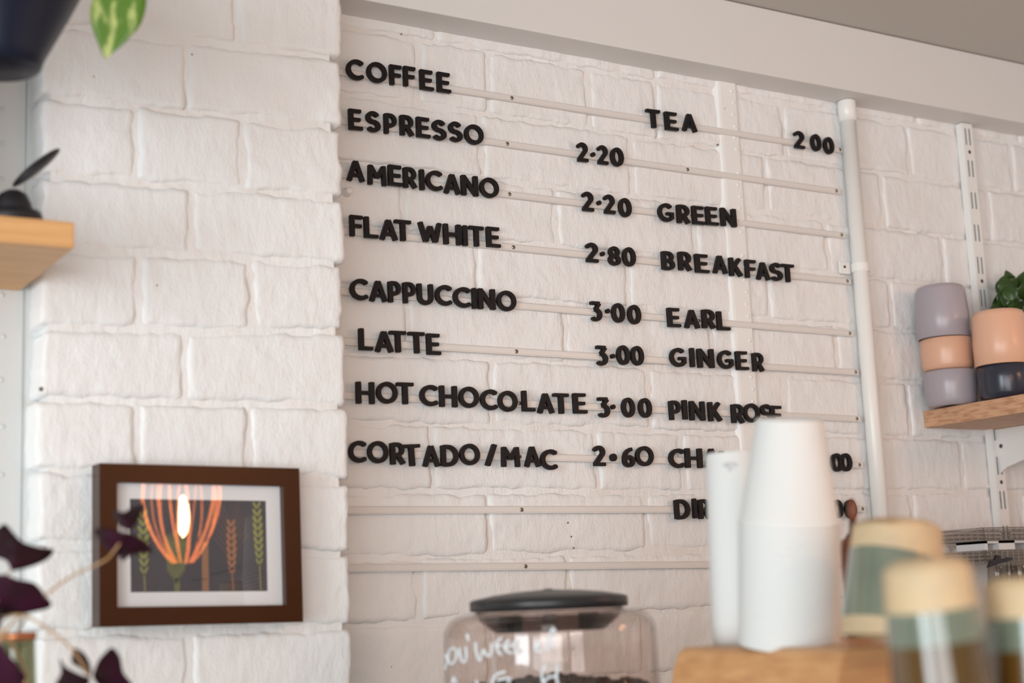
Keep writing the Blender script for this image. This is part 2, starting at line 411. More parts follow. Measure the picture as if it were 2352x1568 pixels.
# ------------------------------------------------------------------ menu rails
YR0, YR1 = YW + 0.001, YW - 0.0062
RL = [((785, 163), (1930, 343), 1938, [(1176, 219), (1930, 343)], 'COFFEE, TEA and 2 00'),
      ((785, 275), (1922, 438), 1930, [(1166, 328), (1580, 387), (1922, 438)], 'ESPRESSO and 2.20'),
      ((785, 398), (1934, 539), 1942, [(1171, 443), (1588, 492), (1934, 539)], 'AMERICANO, 2.20 and GREEN'),
      ((792, 528), (1947, 645), 1956, [(1180, 564), (1598, 604), (1947, 645)], 'FLAT WHITE, 2.80 and BREAKFAST'),
      ((788, 667), (1953, 765), 1961, [(1606, 733), (1953, 765)], 'CAPPUCCINO, 3.00 and EARL'),
      ((786, 782), (1966, 854), 1974, [(1187, 806), (1966, 854)], 'LATTE, 3.00 and GINGER'),
      ((795, 907), (1969, 961), 1978, [(1194, 925), (1969, 961)], 'HOT CHOCOLATE, 3.00 and PINK ROSE'),
      ((813, 1039), (1975, 1067), 1983, [(1195, 1048), (1975, 1067)], 'CORTADO/MAC, 2.60 and CHAI'),
      ((806, 1171), (1982, 1168), 1989, [(1199, 1170), (1630, 1169), (1982, 1168)], 'only the DIR letters and 00 at its right'),
      ((809, 1304), (1600, 1296), None, [(1208, 1300)], 'no letters, lowest of the ten rails')]
for (a, b, ex, scr, what) in RL:
    pa, pb = aty(*a, YR1), aty(*b, YR1)
    sl = (pb.z - pa.z) / (pb.x - pa.x)
    xe = aty(ex, b[1], YR1).x if ex else 0.835
    if ex: xe = xe
    x0 = 0.008; z0 = pa.z + sl * (x0 - pa.x)
    L = (xe - x0)
    lab = 'thin white menu rail carrying ' + what if 'only' not in what and 'no letters' not in what else ('thin white menu rail with ' + what)
    t = thing('menu_rail', (x0, YR1, z0), lab, 'rail', 'white rails across the menu wall')
    t.rotation_euler = (0, -math.atan(sl), 0)
    bpy.context.view_layer.update()
    bm = bmesh.new(); h = 0.0043; dp = YR0 - YR1
    pr = [(0, -h), (dp, -h), (dp, h), (0.0022, h), (0.0008, h - 0.0012), (0.0008, -h + 0.0018), (0, -h + 0.0012)]
    e0 = [bm.verts.new((0, y, z)) for y, z in pr]; e1 = [bm.verts.new((L, y, z)) for y, z in pr]
    for k in range(len(pr)): bm.faces.new((e0[k], e0[(k + 1) % len(pr)], e1[(k + 1) % len(pr)], e1[k]))
    bm.faces.new(e0[::-1]); bm.faces.new(e1)
    mk('channel', bm, M['rail'], t)
    for sx, sy in scr:
        p = aty(sx, sy, YR1)
        lx = (p.x - x0) / math.cos(math.atan(sl))
        T = Matrix.Translation((lx, 0.0007, 0.0)) @ Matrix.Rotation(PI / 2, 4, 'X')
        sc = mk('screw', lathe([(0, 0.0009), (0.0018, 0.0008), (0.0026, 0.0002), (0.0026, -0.001)], 16, mtx=T), M['screw'], t, smooth=True)
        bm = bmesh.new(); T2 = Matrix.Translation((lx, 0.0007, 0.0)) @ Matrix.Rotation(0.5, 4, 'Y')
        box(bm, -0.0015, 0.0015, -0.0011, -0.0005, -0.00035, 0.00035, T2); box(bm, -0.00035, 0.00035, -0.0011, -0.0005, -0.0015, 0.0015, T2)
        mk('cross_slot', bm, M['screwd'], sc)

# ------------------------------------------------------------------ letters
def arc(cx, cy, rx, ry, a0, a1, n=18):
    return [(cx + rx * math.cos(math.radians(a0 + (a1 - a0) * i / n)), cy + ry * math.sin(math.radians(a0 + (a1 - a0) * i / n))) for i in range(n + 1)]
S_, HZ = 0.200, 0.165
GL = {
 'C': ([(arc(.5, .5, .395, .395, 47, 313, 26), S_)], 0.84),
 'O': ([(arc(.5, .5, .402, .402, 0, 360, 32), S_)], 1.0),
 'G': ([(arc(.5, .5, .395, .395, 47, 322, 26), S_), ([(.50, .45), (.92, .45)], HZ), ([(.82, .45), (.82, .18)], .19)], 0.92),
 '0': ([(arc(.31, .5, .217, .407, 0, 360, 28), .185)], 0.62),
 'E': ([([(.105, 0), (.105, 1)], S_), ([(.02, .915), (.56, .915)], HZ), ([(.05, .5), (.52, .5)], HZ), ([(.02, .085), (.6, .085)], HZ)], 0.6),
 'F': ([([(.105, 0), (.105, 1)], S_), ([(.02, .915), (.58, .915)], HZ), ([(.05, .5), (.53, .5)], HZ)], 0.58),
 'L': ([([(.105, 0), (.105, 1)], S_), ([(.02, .085), (.58, .085)], HZ)], 0.58),
 'T': ([([(.34, 0), (.34, .98)], S_), ([(.0, .915), (.68, .915)], HZ)], 0.68),
 'I': ([([(.108, 0), (.108, 1)], S_)], 0.216),
 'H': ([([(.105, 0), (.105, 1)], S_), ([(.655, 0), (.655, 1)], S_), ([(.1, .5), (.66, .5)], HZ)], 0.76),
 'A': ([([(.095, 0), (.385, .95)], .195), ([(.675, 0), (.385, .95)], .195), ([(.2, .28), (.57, .28)], .155)], 0.77),
 'M': ([([(.115, 0), (.145, .95)], .19), ([(.15, .9), (.43, .36)], .18), ([(.43, .36), (.71, .9)], .18), ([(.745, 0), (.715, .95)], .19)], 0.86),
 'N': ([([(.1, 0), (.1, 1)], .2), ([(.13, .9), (.6, .1)], .19), ([(.63, 0), (.63, 1)], .2)], 0.73),
 'W': ([([(.09, 1), (.3, .06)], .185), ([(.3, .06), (.5, .82)], .18), ([(.5, .82), (.7, .06)], .18), ([(.7, .06), (.91, 1)], .185)], 1.0),
 'K': ([([(.105, 0), (.105, 1)], S_), ([(.14, .40), (.54, .97)], .19), ([(.26, .56), (.58, .02)], .2)], 0.67),
 'U': ([([(.105, 1)] + arc(.36, .37, .255, .275, 180, 360, 16) + [(.615, 1)], S_)], 0.72),
 'D': ([([(.105, 0.02), (.105, .98)], S_), ([(.1, .91), (.3, .91)] + arc(.3, .5, .36, .41, 80, -80, 18) + [(.3, .09), (.1, .09)], .19)], 0.76),
 'P': ([([(.105, 0), (.105, .98)], S_), ([(.1, .91), (.3, .91)] + arc(.3, .665, .2, .245, 75, -75, 12) + [(.3, .42), (.1, .42)], .18)], 0.6),
 'R': ([([(.105, 0), (.105, .98)], S_), ([(.1, .91), (.3, .91)] + arc(.3, .675, .2, .235, 75, -75, 12) + [(.3, .44), (.1, .44)], .18), ([(.29, .45), (.54, .02)], .2)], 0.64),
 'B': ([([(.105, 0.02), (.105, .98)], S_), ([(.1, .91), (.3, .91)] + arc(.3, .71, .17, .2, 75, -75, 10) + [(.3, .51), (.1, .51)], .17), ([(.1, .51), (.3, .51)] + arc(.3, .3, .21, .21, 75, -75, 10) + [(.3, .09), (.1, .09)], .18)], 0.61),
 'S': ([(arc(.31, .705, .20, .205, 28, 270, 16) + arc(.31, .295, .21, .205, 90, -148, 16)[1:], .19)], 0.62),
 '2': ([(arc(.28, .69, .185, .22, 160, -30, 14) + [(.12, .12)], .19), ([(.04, .085), (.56, .085)], .17)], 0.56),
 '3': ([([(.04, .915), (.47, .915)], .17), ([(.46, .9), (.26, .6)], .17), ([(.24, .60)] + arc(.26, .335, .2, .25, 70, -138, 16), .185)], 0.55),
 '6': ([(arc(.31, .31, .205, .21, 0, 360, 22), .19), ([(.105, .33), (.115, .52), (.17, .69), (.28, .82), (.42, .89), (.5, .90)], .185)], 0.62),
 '8': ([(arc(.29, .705, .165, .2, 0, 360, 20), .175), (arc(.29, .29, .195, .2, 0, 360, 20), .18)], 0.58),
 '/': ([([(.08, 0), (.42, 1)], .2)], 0.5),
 '.': ([(arc(.12, .5, .035, .035, 0, 360, 10), .16)], 0.24),
}
def glyph_sdf(strokes, X, Y, rnd=0.03):
    D = np.full(X.shape, 9.0)
    for pts, wd in strokes:
        P = np.array(pts); closed = np.allclose(P[0], P[-1])
        hw = wd / 2 - rnd
        d = np.full(X.shape, 9.0); n = len(P) - 1
        for i in range(n):
            a, b = P[i], P[i + 1]; ab = b - a; L = np.hypot(*ab)
            if L < 1e-9: continue
            t = ab / L; rx = X - a[0]; ry = Y - a[1]
            al = rx * t[0] + ry * t[1]; pe = np.abs(-rx * t[1] + ry * t[0])
            q1 = pe - hw
            lo = -al + rnd if (i == 0 and not closed) else None
            hi = al - L + rnd if (i == n - 1 and not closed) else None
            if lo is None: lo_ = -al
            if n > 1:
                # interior joints rounded: distance to segment
                tt = np.clip(al, 0 if lo is None else -9, L if hi is None else 9)
                dist = np.hypot(al - tt, pe) - hw
                q2 = np.full(X.shape, -9.0)
                if lo is not None: q2 = np.maximum(q2, lo)
                if hi is not None: q2 = np.maximum(q2, hi)
                s = np.minimum(np.maximum(dist, q2), 0) + np.hypot(np.maximum(dist, 0), np.maximum(q2, 0))
            else:
                q2 = np.maximum(lo, hi)
                s = np.minimum(np.maximum(q1, q2), 0) + np.hypot(np.maximum(q1, 0), np.maximum(q2, 0))
            d = np.minimum(d, s - rnd)
        D = np.minimum(D, d)
    return D
def glyph_mesh(ch, depth=0.0050, H=0.025):
    strokes, W = GL[ch]
    c = 0.021
    x0, y0 = -0.15, -0.15; nx = int((W + 0.3) / c) + 1; ny = int(1.3 / c) + 1
    gx = x0 + np.arange(nx) * c; gy = y0 + np.arange(ny) * c
    X, Y = np.meshgrid(gx, gy); D = glyph_sdf(strokes, X, Y)
    pts = {}; segs = []
    def ep(i, j, k):        # k 0: edge to right, 1: edge up
        key = (i, j, k)
        if key not in pts:
            a = D[j, i]; b = D[j, i + 1] if k == 0 else D[j + 1, i]
            t = a / (a - b)
            pts[key] = (gx[i] + (c * t if k == 0 else 0), gy[j] + (c * t if k == 1 else 0))
        return key
    for j in range(ny - 1):
        for i in range(nx - 1):
            s = (D[j, i] < 0) | (D[j, i + 1] < 0) << 1 | (D[j + 1, i + 1] < 0) << 2 | (D[j + 1, i] < 0) << 3
            if s in (0, 15): continue
            b, r, t, l = (i, j, 0), (i + 1, j, 1), (i, j + 1, 0), (i, j, 1)
            T = {1: [(l, b)], 2: [(b, r)], 3: [(l, r)], 4: [(r, t)], 5: [(l, t), (r, b)], 6: [(b, t)], 7: [(l, t)], 8: [(t, l)], 9: [(t, b)],
                 10: [(b, l), (t, r)], 11: [(t, r)], 12: [(r, l)], 13: [(r, b)], 14: [(b, l)]}[int(s)]
            for p, q in T: segs.append((ep(*p), ep(*q)))
    nxt = {}
    for p, q in segs: nxt.setdefault(p, []).append(q); nxt.setdefault(q, []).append(p)
    loops = []; seen = set()
    for st in list(nxt):
        if st in seen: continue
        lp = [st]; seen.add(st); cur = st
        while True:
            n_ = [q for q in nxt[cur] if q not in seen]
            if not n_: break
            cur = n_[0]; seen.add(cur); lp.append(cur)
        if len(lp) > 8: loops.append([pts[k] for k in lp])
    bm = bmesh.new(); top_edges = []
    e = 1e-3
    for lp in loops:
        P = np.array(lp)
        # drop near-duplicate points
        keep = [0]
        for k in range(1, len(P)):
            if np.hypot(*(P[k] - P[keep[-1]])) > c * 0.35: keep.append(k)
        P = P[keep]
        gxx = (glyph_sdf(strokes, P[:, 0] + e, P[:, 1]) - glyph_sdf(strokes, P[:, 0] - e, P[:, 1])) / (2 * e)
        gyy = (glyph_sdf(strokes, P[:, 0], P[:, 1] + e) - glyph_sdf(strokes, P[:, 0], P[:, 1] - e)) / (2 * e)
        g = np.stack([gxx, gyy], 1); g /= np.maximum(np.linalg.norm(g, axis=1, keepdims=True), 1e-6)
        bv = 0.028
        rings = []
        for ins, yy in ((0, depth), (0, bv * H), (bv * 0.35, bv * H * 0.3), (bv, 0.0)):
            rings.append([bm.verts.new(((p[0] - q[0] * ins) * H, yy, (p[1] - q[1] * ins) * H)) for p, q in zip(P, g)])
        n = len(P)
        for a, b in zip(rings, rings[1:]):
            for k in range(n): bm.faces.new((a[k], a[(k + 1) % n], b[(k + 1) % n], b[k]))
        for rg in (rings[-1], rings[0]):
            top_edges.append([bm.edges.get((rg[k], rg[(k + 1) % n])) for k in range(n)])
    fr = [e_ for l in top_edges[0::2] for e_ in l]; bk = [e_ for l in top_edges[1::2] for e_ in l]
    bmesh.ops.triangle_fill(bm, use_beauty=True, edges=fr); bmesh.ops.triangle_fill(bm, use_beauty=True, edges=bk)
    bmesh.ops.recalc_face_normals(bm, faces=bm.faces)
    me = bpy.data.meshes.new('letter'); bm.to_mesh(me); bm.free(); me.materials.append(M['letter'])
    return me, W
GM = {}
YLF = YR1 - 0.0052      # front of the letters; their backs rest on the rail
ORD = ['first', 'second', 'third', 'fourth', 'fifth', 'sixth', 'seventh', 'eighth', 'ninth', 'tenth', 'eleventh', 'twelfth', 'thirteenth']
ROWN = ['top', 'second', 'third', 'fourth', 'fifth', 'sixth', 'seventh', 'eighth', 'ninth']
ORDB = ORD + ['fourteenth', 'fifteenth', 'sixteenth', 'seventeenth', 'eighteenth']
def K(ox, oy, s): return lambda L: [(c, ox + a / s, ox + b / s, oy + t / s, oy + d / s) for c, a, b, t, d in L]
k1, k2, k3, k4, k5, k6 = K(770, 20, 3.92), K(1330, 120, 3.92), K(770, 400, 3.92), K(1330, 450, 3.92), K(770, 780, 3.92), K(1330, 780, 3.92)
j4, j5, z1 = K(760, 0, 2.94), K(760, 500, 2.94), K(1552, 1035, 2.94)
WORDS = [
 (0, 'COFFEE', k1([('C', 95, 265, 450, 645), ('O', 280, 470, 475, 672), ('F', 485, 605, 507, 690), ('F', 610, 728, 520, 703), ('E', 757, 890, 545, 740), ('E', 912, 1045, 568, 760)])),
 (0, 'TEA', k2([('T', 603, 740, 507, 688), ('E', 768, 897, 532, 710), ('A', 922, 1068, 545, 718)])),
 (0, '2 00 after TEA', k2([('2', 1928, 2035, 707, 868), ('0', 2083, 2187, 735, 892), ('0', 2198, 2302, 762, 917)])),
 (1, 'ESPRESSO', k1([('E', 117, 250, 895, 1100), ('S', 270, 413, 915, 1118), ('P', 435, 560, 942, 1130), ('R', 578, 718, 953, 1150), ('E', 727, 860, 970, 1168), ('S', 866, 1008, 993, 1192), ('S', 1015, 1152, 1010, 1205), ('O', 1160, 1340, 1035, 1230)])),
 (1, '2.20 after ESPRESSO', k2([('2', -25, 85, 808, 990), ('.', 108, 149, 900, 939), ('2', 158, 265, 835, 1012), ('0', 280, 408, 855, 1030)])),
 (2, 'AMERICANO', j4([('A', 103, 233, 1075, 1228), ('M', 243, 382, 1102, 1258), ('E', 383, 487, 1108, 1262), ('R', 486, 588, 1122, 1278), ('I', 595, 637, 1143, 1283), ('C', 637, 760, 1145, 1293), ('A', 758, 880, 1165, 1314), ('N', 878, 998, 1178, 1328), ('O', 1003, 1138, 1193, 1342)])),
 (2, '2.20 after AMERICANO', j4([('2', 1690, 1778, 1293, 1427), ('.', 1797, 1828, 1353, 1384), ('2', 1837, 1922, 1310, 1447), ('0', 1940, 2035, 1335, 1467)])),
 (2, 'GREEN', k2([('G', 707, 858, 1350, 1533), ('R', 877, 1010, 1367, 1547), ('E', 1015, 1138, 1378, 1557), ('E', 1137, 1260, 1385, 1563), ('N', 1272, 1422, 1400, 1573)])),
 (3, 'FLAT WHITE', k3([('F', 127, 255, 367, 563), ('L', 255, 392, 378, 580), ('A', 393, 568, 397, 598), ('T', 530, 690, 407, 605), ('W', 745, 968, 427, 628), ('H', 970, 1140, 440, 643), ('I', 1142, 1198, 458, 647), ('T', 1200, 1345, 462, 655), ('E', 1357, 1492, 470, 663)])),
 (3, '2.80 after FLAT WHITE', k4([('2', 52, 178, 418, 600), ('.', 193, 235, 501, 540), ('8', 257, 382, 448, 630), ('0', 388, 517, 460, 635)])),
 (3, 'BREAKFAST', k4([('B', 740, 870, 493, 672), ('R', 890, 1025, 497, 677), ('E', 1040, 1175, 517, 698), ('A', 1197, 1342, 525, 703), ('K', 1348, 1480, 550, 730), ('F', 1492, 1600, 570, 742), ('A', 1590, 1725, 588, 758), ('S', 1715, 1840, 595, 770), ('T', 1818, 1945, 605, 783)])),
 (4, 'CAPPUCCINO', k3([('C', 127, 305, 932, 1140), ('A', 300, 475, 948, 1150), ('P', 472, 600, 960, 1158), ('P', 605, 733, 970, 1165), ('U', 733, 890, 980, 1183), ('C', 895, 1060, 988, 1190), ('C', 1057, 1230, 1008, 1208), ('I', 1228, 1280, 1022, 1212), ('N', 1282, 1447, 1025, 1222), ('O', 1452, 1635, 1040, 1240)])),
 (4, '3.00 after CAPPUCCINO', k4([('3', 95, 212, 945, 1130), ('.', 240, 281, 1015, 1054), ('0', 290, 420, 962, 1142), ('0', 435, 565, 977, 1157)])),
 (4, 'EARL', k4([('E', 792, 920, 1000, 1187), ('A', 942, 1093, 1013, 1195), ('R', 1103, 1240, 1017, 1197), ('L', 1237, 1365, 1035, 1213)])),
 (5, 'LATTE', j5([('L', 185, 288, 742, 900), ('A', 293, 427, 757, 910), ('T', 393, 515, 760, 912), ('T', 520, 640, 767, 918), ('E', 643, 746, 777, 930)])),
 (5, '3.00 after LATTE', k4([('3', 145, 265, 1345, 1527), ('.', 285, 328, 1421, 1461), ('0', 335, 465, 1340, 1524), ('0', 462, 590, 1347, 1528)])),
 (5, 'GINGER', k6([('G', 813, 970, 67, 250), ('I', 995, 1047, 70, 250), ('N', 1063, 1222, 78, 257), ('G', 1243, 1395, 87, 270), ('E', 1407, 1530, 98, 278), ('R', 1558, 1675, 108, 295)])),
 (6, 'HOT CHOCOLATE', k5([('H', 183, 360, 375, 580), ('O', 367, 567, 370, 583), ('T', 548, 713, 382, 582), ('C', 757, 935, 398, 605), ('H', 935, 1105, 408, 612), ('O', 1110, 1300, 415, 620), ('C', 1303, 1470, 438, 642), ('O', 1463, 1647, 452, 655), ('L', 1677, 1805, 450, 655), ('A', 1813, 1978, 473, 665), ('T', 1960, 2112, 480, 668), ('E', 2137, 2272, 478, 668)])),
 (6, '3.00 after HOT CHOCOLATE', k6([('3', 160, 283, 517, 700), ('.', 288, 331, 584, 623), ('0', 380, 510, 517, 703), ('0', 532, 662, 522, 705)])),
 (6, 'PINK ROSE', k6([('P', 808, 925, 545, 725), ('I', 927, 983, 540, 720), ('N', 993, 1140, 548, 732), ('K', 1160, 1295, 552, 743), ('R', 1368, 1500, 575, 755), ('O', 1477, 1635, 567, 750), ('S', 1628, 1750, 575, 755), ('E', 1718, 1838, 588, 768)])),
 (7, 'CORTADO/MAC', k5([('C', 115, 290, 900, 1115), ('O', 287, 485, 905, 1118), ('R', 490, 640, 922, 1125), ('T', 605, 775, 938, 1140), ('A', 780, 950, 940, 1147), ('D', 947, 1118, 945, 1143), ('O', 1118, 1308, 930, 1135), ('/', 1345, 1465, 950, 1125), ('M', 1488, 1672, 953, 1147), ('A', 1697, 1855, 950, 1148), ('C', 1845, 2010, 978, 1180)])),
 (7, '2.60 after CORTADO/MAC', k6([('2', 120, 243, 953, 1137), ('.', 275, 348, 1026, 1092), ('6', 385, 510, 967, 1150), ('O', 505, 677, 952, 1143)])),
 (7, 'CHAI', k6([('C', 805, 963, 972, 1162), ('H', 952, 1118, 973, 1158), ('A', 1122, 1270, 970, 1152), ('I', 1262, 1316, 995, 1180)])),
 (7, '00 right of the cup stack', z1([('0', 1045, 1137, 15, 142), ('0', 1106, 1197, 15, 140)])),
 (8, 'DIR', z1([('D', -10, 103, 328, 462), ('I', 112, 147, 322, 455), ('R', 150, 247, 328, 458)])),
 (8, '00 right of the cup stack', z1([('0', 1052, 1137, 330, 455), ('0', 1140, 1225, 330, 457)])),
]
for row, word, ls in WORDS:
    digits = any(ch.isdigit() for ch in word)
    for i, (ch, xl, xr, yt, yb2) in enumerate(ls):
        pf = aty((xl + xr) / 2, (yt + yb2) / 2, YLF)
        a = proj(pf); b = proj(pf + Vector((0, 0.0052, 0)))
        dx, dy = a[0] - b[0], b[1] - a[1]
        xl2 = xl + dx * 0.65; yb3 = yb2 - dy * 0.7
        ym = (yt + yb3) / 2
        p0, p1 = aty(xl2, ym, YLF), aty(xr, ym, YLF)
        if ch not in GM: GM[ch] = glyph_mesh(ch)
        me, W = GM[ch]
        nm = 'digit' if ch.isdigit() or (ch == 'O' and digits) else ('dot' if ch == '.' else ('slash' if ch == '/' else 'letter'))
        o = bpy.data.objects.new(nm, me); C.objects.link(o)
        sx = (p1.x - p0.x) / (W * 0.025)
        # height from the picture
        pt, pb = aty((xl2 + xr) / 2, yt, YLF), aty((xl2 + xr) / 2, yb3, YLF)
        sz = 1.0
        if ch == '.': sz = sx = 1.0 if (yb2 - yt) < 15 else 1.65
        cx = (p0.x + p1.x) / 2; cz = (pt.z + pb.z) / 2
        th = -0.012 + random.uniform(-.012, .012)
        if word.startswith('CORTADO') and ch == 'T': th = -0.05
        o.scale = (sx, 1, sz)
        Rm = Matrix.Rotation(th, 3, 'Y')
        off = Rm @ Vector((W * 0.025 * sx / 2, 0, 0.0125 * sz))
        o.location = Vector((cx, YLF, cz)) - off
        o.rotation_euler = (0, th, 0)
        kind = {'digit': 'digit ' + ('0' if ch == 'O' else ch), 'dot': 'dot', 'slash': 'slash', 'letter': 'letter ' + ch}[nm]
        if nm == 'dot' and (yb2 - yt) >= 15: kind = 'larger dot'
        if digits or word[0] == '0': lab = 'black %s, %s character of price %s' % (kind, ORD[i], word)
        else: lab = 'black %s, %s letter of %s' % (kind, ORD[i], word if word != 'DIR' else 'DIR on the ninth rail')
        if word.startswith('00'): lab = 'black digit 0, %s of the 00 at right end of the %s rail' % (ORD[i], ROWN[row])
        if word == 'CORTADO/MAC' and nm == 'slash': lab = 'black slash between CORTADO and MAC'
        tag(o, lab, {'digit': 'digit', 'dot': 'dot', 'slash': 'slash', 'letter': 'letter'}[nm], 'black menu characters on the %s rail' % ROWN[row])

# peg on the menu wall
p = aty(799, 440, YW - 0.004)
o = mk('wall_peg', lathe([(0, 0.006), (0.003, 0.0058), (0.0042, 0.0045), (0.0045, 0), (0.0055, -0.003), (0.0055, -0.006)], 20, mtx=Matrix.Translation(p) @ Matrix.Rotation(PI / 2, 4, 'X')), M['paint'], smooth=True)
tag(o, 'small round white peg on the wall below AMERICANO', 'peg')

# ------------------------------------------------------------------ pipe
yp = YW - 0.0135
pa, pb = aty(1950, 262, yp), aty(2017, 1180, yp)
px_ = (pa.x + pb.x) / 2 + 0.0005
t = thing('pipe', (px_, yp, 1.2), 'white vertical pipe right of the menu rails', 'pipe')
mk('pipe_run', lathe([(0, 0), (0.0112, 0), (0.0112, zb - 1.2 - 0.0005), (0, zb - 1.2 - 0.0005)], 28), M['pipe'], t, smooth=False).data.polygons.foreach_set('use_smooth', [True] * 84)
mk('socket', lathe([(0.0110, zb - 1.2 - 0.031), (0.0128, zb - 1.2 - 0.030), (0.0132, zb - 1.2 - 0.002), (0.0125, zb - 1.2 - 0.0008), (0.0110, zb - 1.2 - 0.0008)], 28), M['pipe'], t, smooth=True)
zk = aty(1942, 612, yp).z - 1.2
cl = mk('clip', lathe([(0.0110, zk - 0.006), (0.0127, zk - 0.006), (0.0127, zk + 0.006), (0.0110, zk + 0.006)], 28, closed=True), M['pipe'], t, smooth=False)
mk('clip_tab', B(-0.030, -0.010, 0.0085, 0.0120, zk - 0.008, zk + 0.009), M['pipe'], cl, bevel=0.0008)
mk('clip_screw', lathe([(0, 0.001), (0.0018, 0.0008), (0.0022, 0)], 12, mtx=Matrix.Translation((-0.021, 0.0085, zk + 0.002)) @ Matrix.Rotation(PI / 2, 4, 'X')), M['screwd'], cl)

# ------------------------------------------------------------------ picture on the pier
pbk = aty(208, 1250, YP); dfr = -at(228, 1250, 0, pbk.x).y
dfr = max(0.012, min(0.045, dfr))
yf = YP - dfr
OUT = [(228, 1063), (688, 1075), (697, 1428), (228, 1440)]
INN = [(269, 1107), (650, 1116), (657, 1389), (270, 1394)]
MATW = [(298, 1145), (611, 1150), (615, 1357), (300, 1360)]
o_ = [aty(*q, yf) for q in OUT]; i_ = [aty(*q, yf) for q in INN]; m_ = [aty(*q, yf + 0.009) for q in MATW]
pic = thing('framed_picture', (sum(v.x for v in o_) / 4, YP, min(v.z for v in o_)), 'dark brown framed wheat picture hanging on the white brick pier', 'picture')
IV = Matrix.Translation(-pic.location)
def P(bm, name, m, par, **k):
    bmesh.ops.transform(bm, matrix=IV, verts=bm.verts); o = mk(name, bm, m, par, **k)
    return o
bm = bmesh.new()
def loop(pts, y): return [bm.verts.new((v.x, y, v.z)) for v in pts]
a = loop(o_, YP - 0.0045); b = loop(o_, yf); c_ = loop(i_, yf); d = loop(i_, yf + 0.0095); e_ = loop(o_, YP - 0.0045)
for r1, r2 in ((a, b), (b, c_), (c_, d)):
    for k in range(4): bm.faces.new((r1[k], r1[(k + 1) % 4], r2[(k + 1) % 4], r2[k]))
bm.faces.new(e_)
P(bm, 'frame_moulding', M['frame'], pic, bevel=0.0006)
bm = bmesh.new()
big = [v + (v - sum(i_, Vector()) / 4) * 0.015 for v in i_]
r1 = loop(big, yf + 0.0085); r2 = loop(m_, yf + 0.0085); r3 = loop(m_, yf + 0.0100)
for u1, u2 in ((r1, r2), (r2, r3)):
    for k in range(4): bm.faces.new((u1[k], u1[(k + 1) % 4], u2[(k + 1) % 4], u2[k]))
P(bm, 'mat_board', M['mat'], pic)
bm = bmesh.new(); bigm = [v + (v - sum(m_, Vector()) / 4) * 0.02 for v in m_]
r1 = loop(bigm, yf + 0.0100); r2 = loop(bigm, yf + 0.0110)
bm.faces.new(r1); bm.faces.new(r2)
for k in range(4): bm.faces.new((r1[k], r1[(k + 1) % 4], r2[(k + 1) % 4], r2[k]))
prt = P(bm, 'art_print', M['print'], pic)
def mq(u, v): return m_[0] * (1 - u) * (1 - v) + m_[1] * u * (1 - v) + m_[2] * u * v + m_[3] * (1 - u) * v
PW = (m_[1] - m_[0]).length; PH = (m_[3] - m_[0]).length
def upx(px, py):
    return aty(px, py, yf + 0.0099)
def flat_ellipse(bm, c, rx, rz, ang, y, n=12):
    ca, sa = math.cos(ang), math.sin(ang); vs_ = []
    for k in range(n):
        t_ = 2 * PI * k / n; ex = rx * math.cos(t_); ez = rz * math.sin(t_)
        vs_.append(bm.verts.new((c.x + ex * ca - ez * sa, y, c.z + ex * sa + ez * ca)))
    bm.faces.new(vs_)
def ear(top, bot, base, wpx, m, n, name='wheat_ear', awns=0):
    bm = bmesh.new(); s = 1.45 / F
    a, b_, cst = upx(*top), upx(*bot), upx(*base)
    for k in range(n):
        f_ = (k + 0.5) / n; cc = a.lerp(b_, f_)
        wd = wpx * s * (0.45 + 0.55 * math.sin(PI * min(1, f_ * 0.85 + 0.12)))
        for sd in (-1, 1):
            flat_ellipse(bm, Vector((cc.x + sd * wd * 0.26, 0, cc.z)), wd * 0.18, (a - b_).length / n * 0.62, -sd * 0.5, yf + 0.0098 - 0.00003 * (k % 3))
    bw = 0.0006
    v = [bm.verts.new(q) for q in ((b_.x - bw, yf + 0.0098, b_.z + .002), (b_.x + bw, yf + 0.0098, b_.z + .002), (cst.x + bw, yf + 0.0098, cst.z), (cst.x - bw, yf + 0.0098, cst.z))]
    bm.faces.new(v)
    for k in range(awns):
        f_ = k / awns; st = a.lerp(b_, f_ * 0.8); sd = -1 if k % 2 else 1
        en = Vector((st.x + sd * wpx * s * (0.5 + 0.9 * f_ + 0.3), 0, st.z + 0.018 + 0.004 * f_))
        tt = 0.00013
        v = [bm.verts.new(q) for q in ((st.x - tt, yf + 0.00985, st.z), (st.x + tt, yf + 0.00985, st.z), (en.x + tt, yf + 0.00985, en.z), (en.x - tt, yf + 0.00985, en.z))]
        bm.faces.new(v)
    return P(bm, name, m, prt, recalc=False)
ear((328, 1170), (331, 1320), (333, 1357), 26, M['green'], 8)
ear((530, 1193), (533, 1318), (536, 1356), 26, M['brown'], 8, awns=14)
ear((589, 1152), (596, 1298), (599, 1355), 25, M['green'], 9)
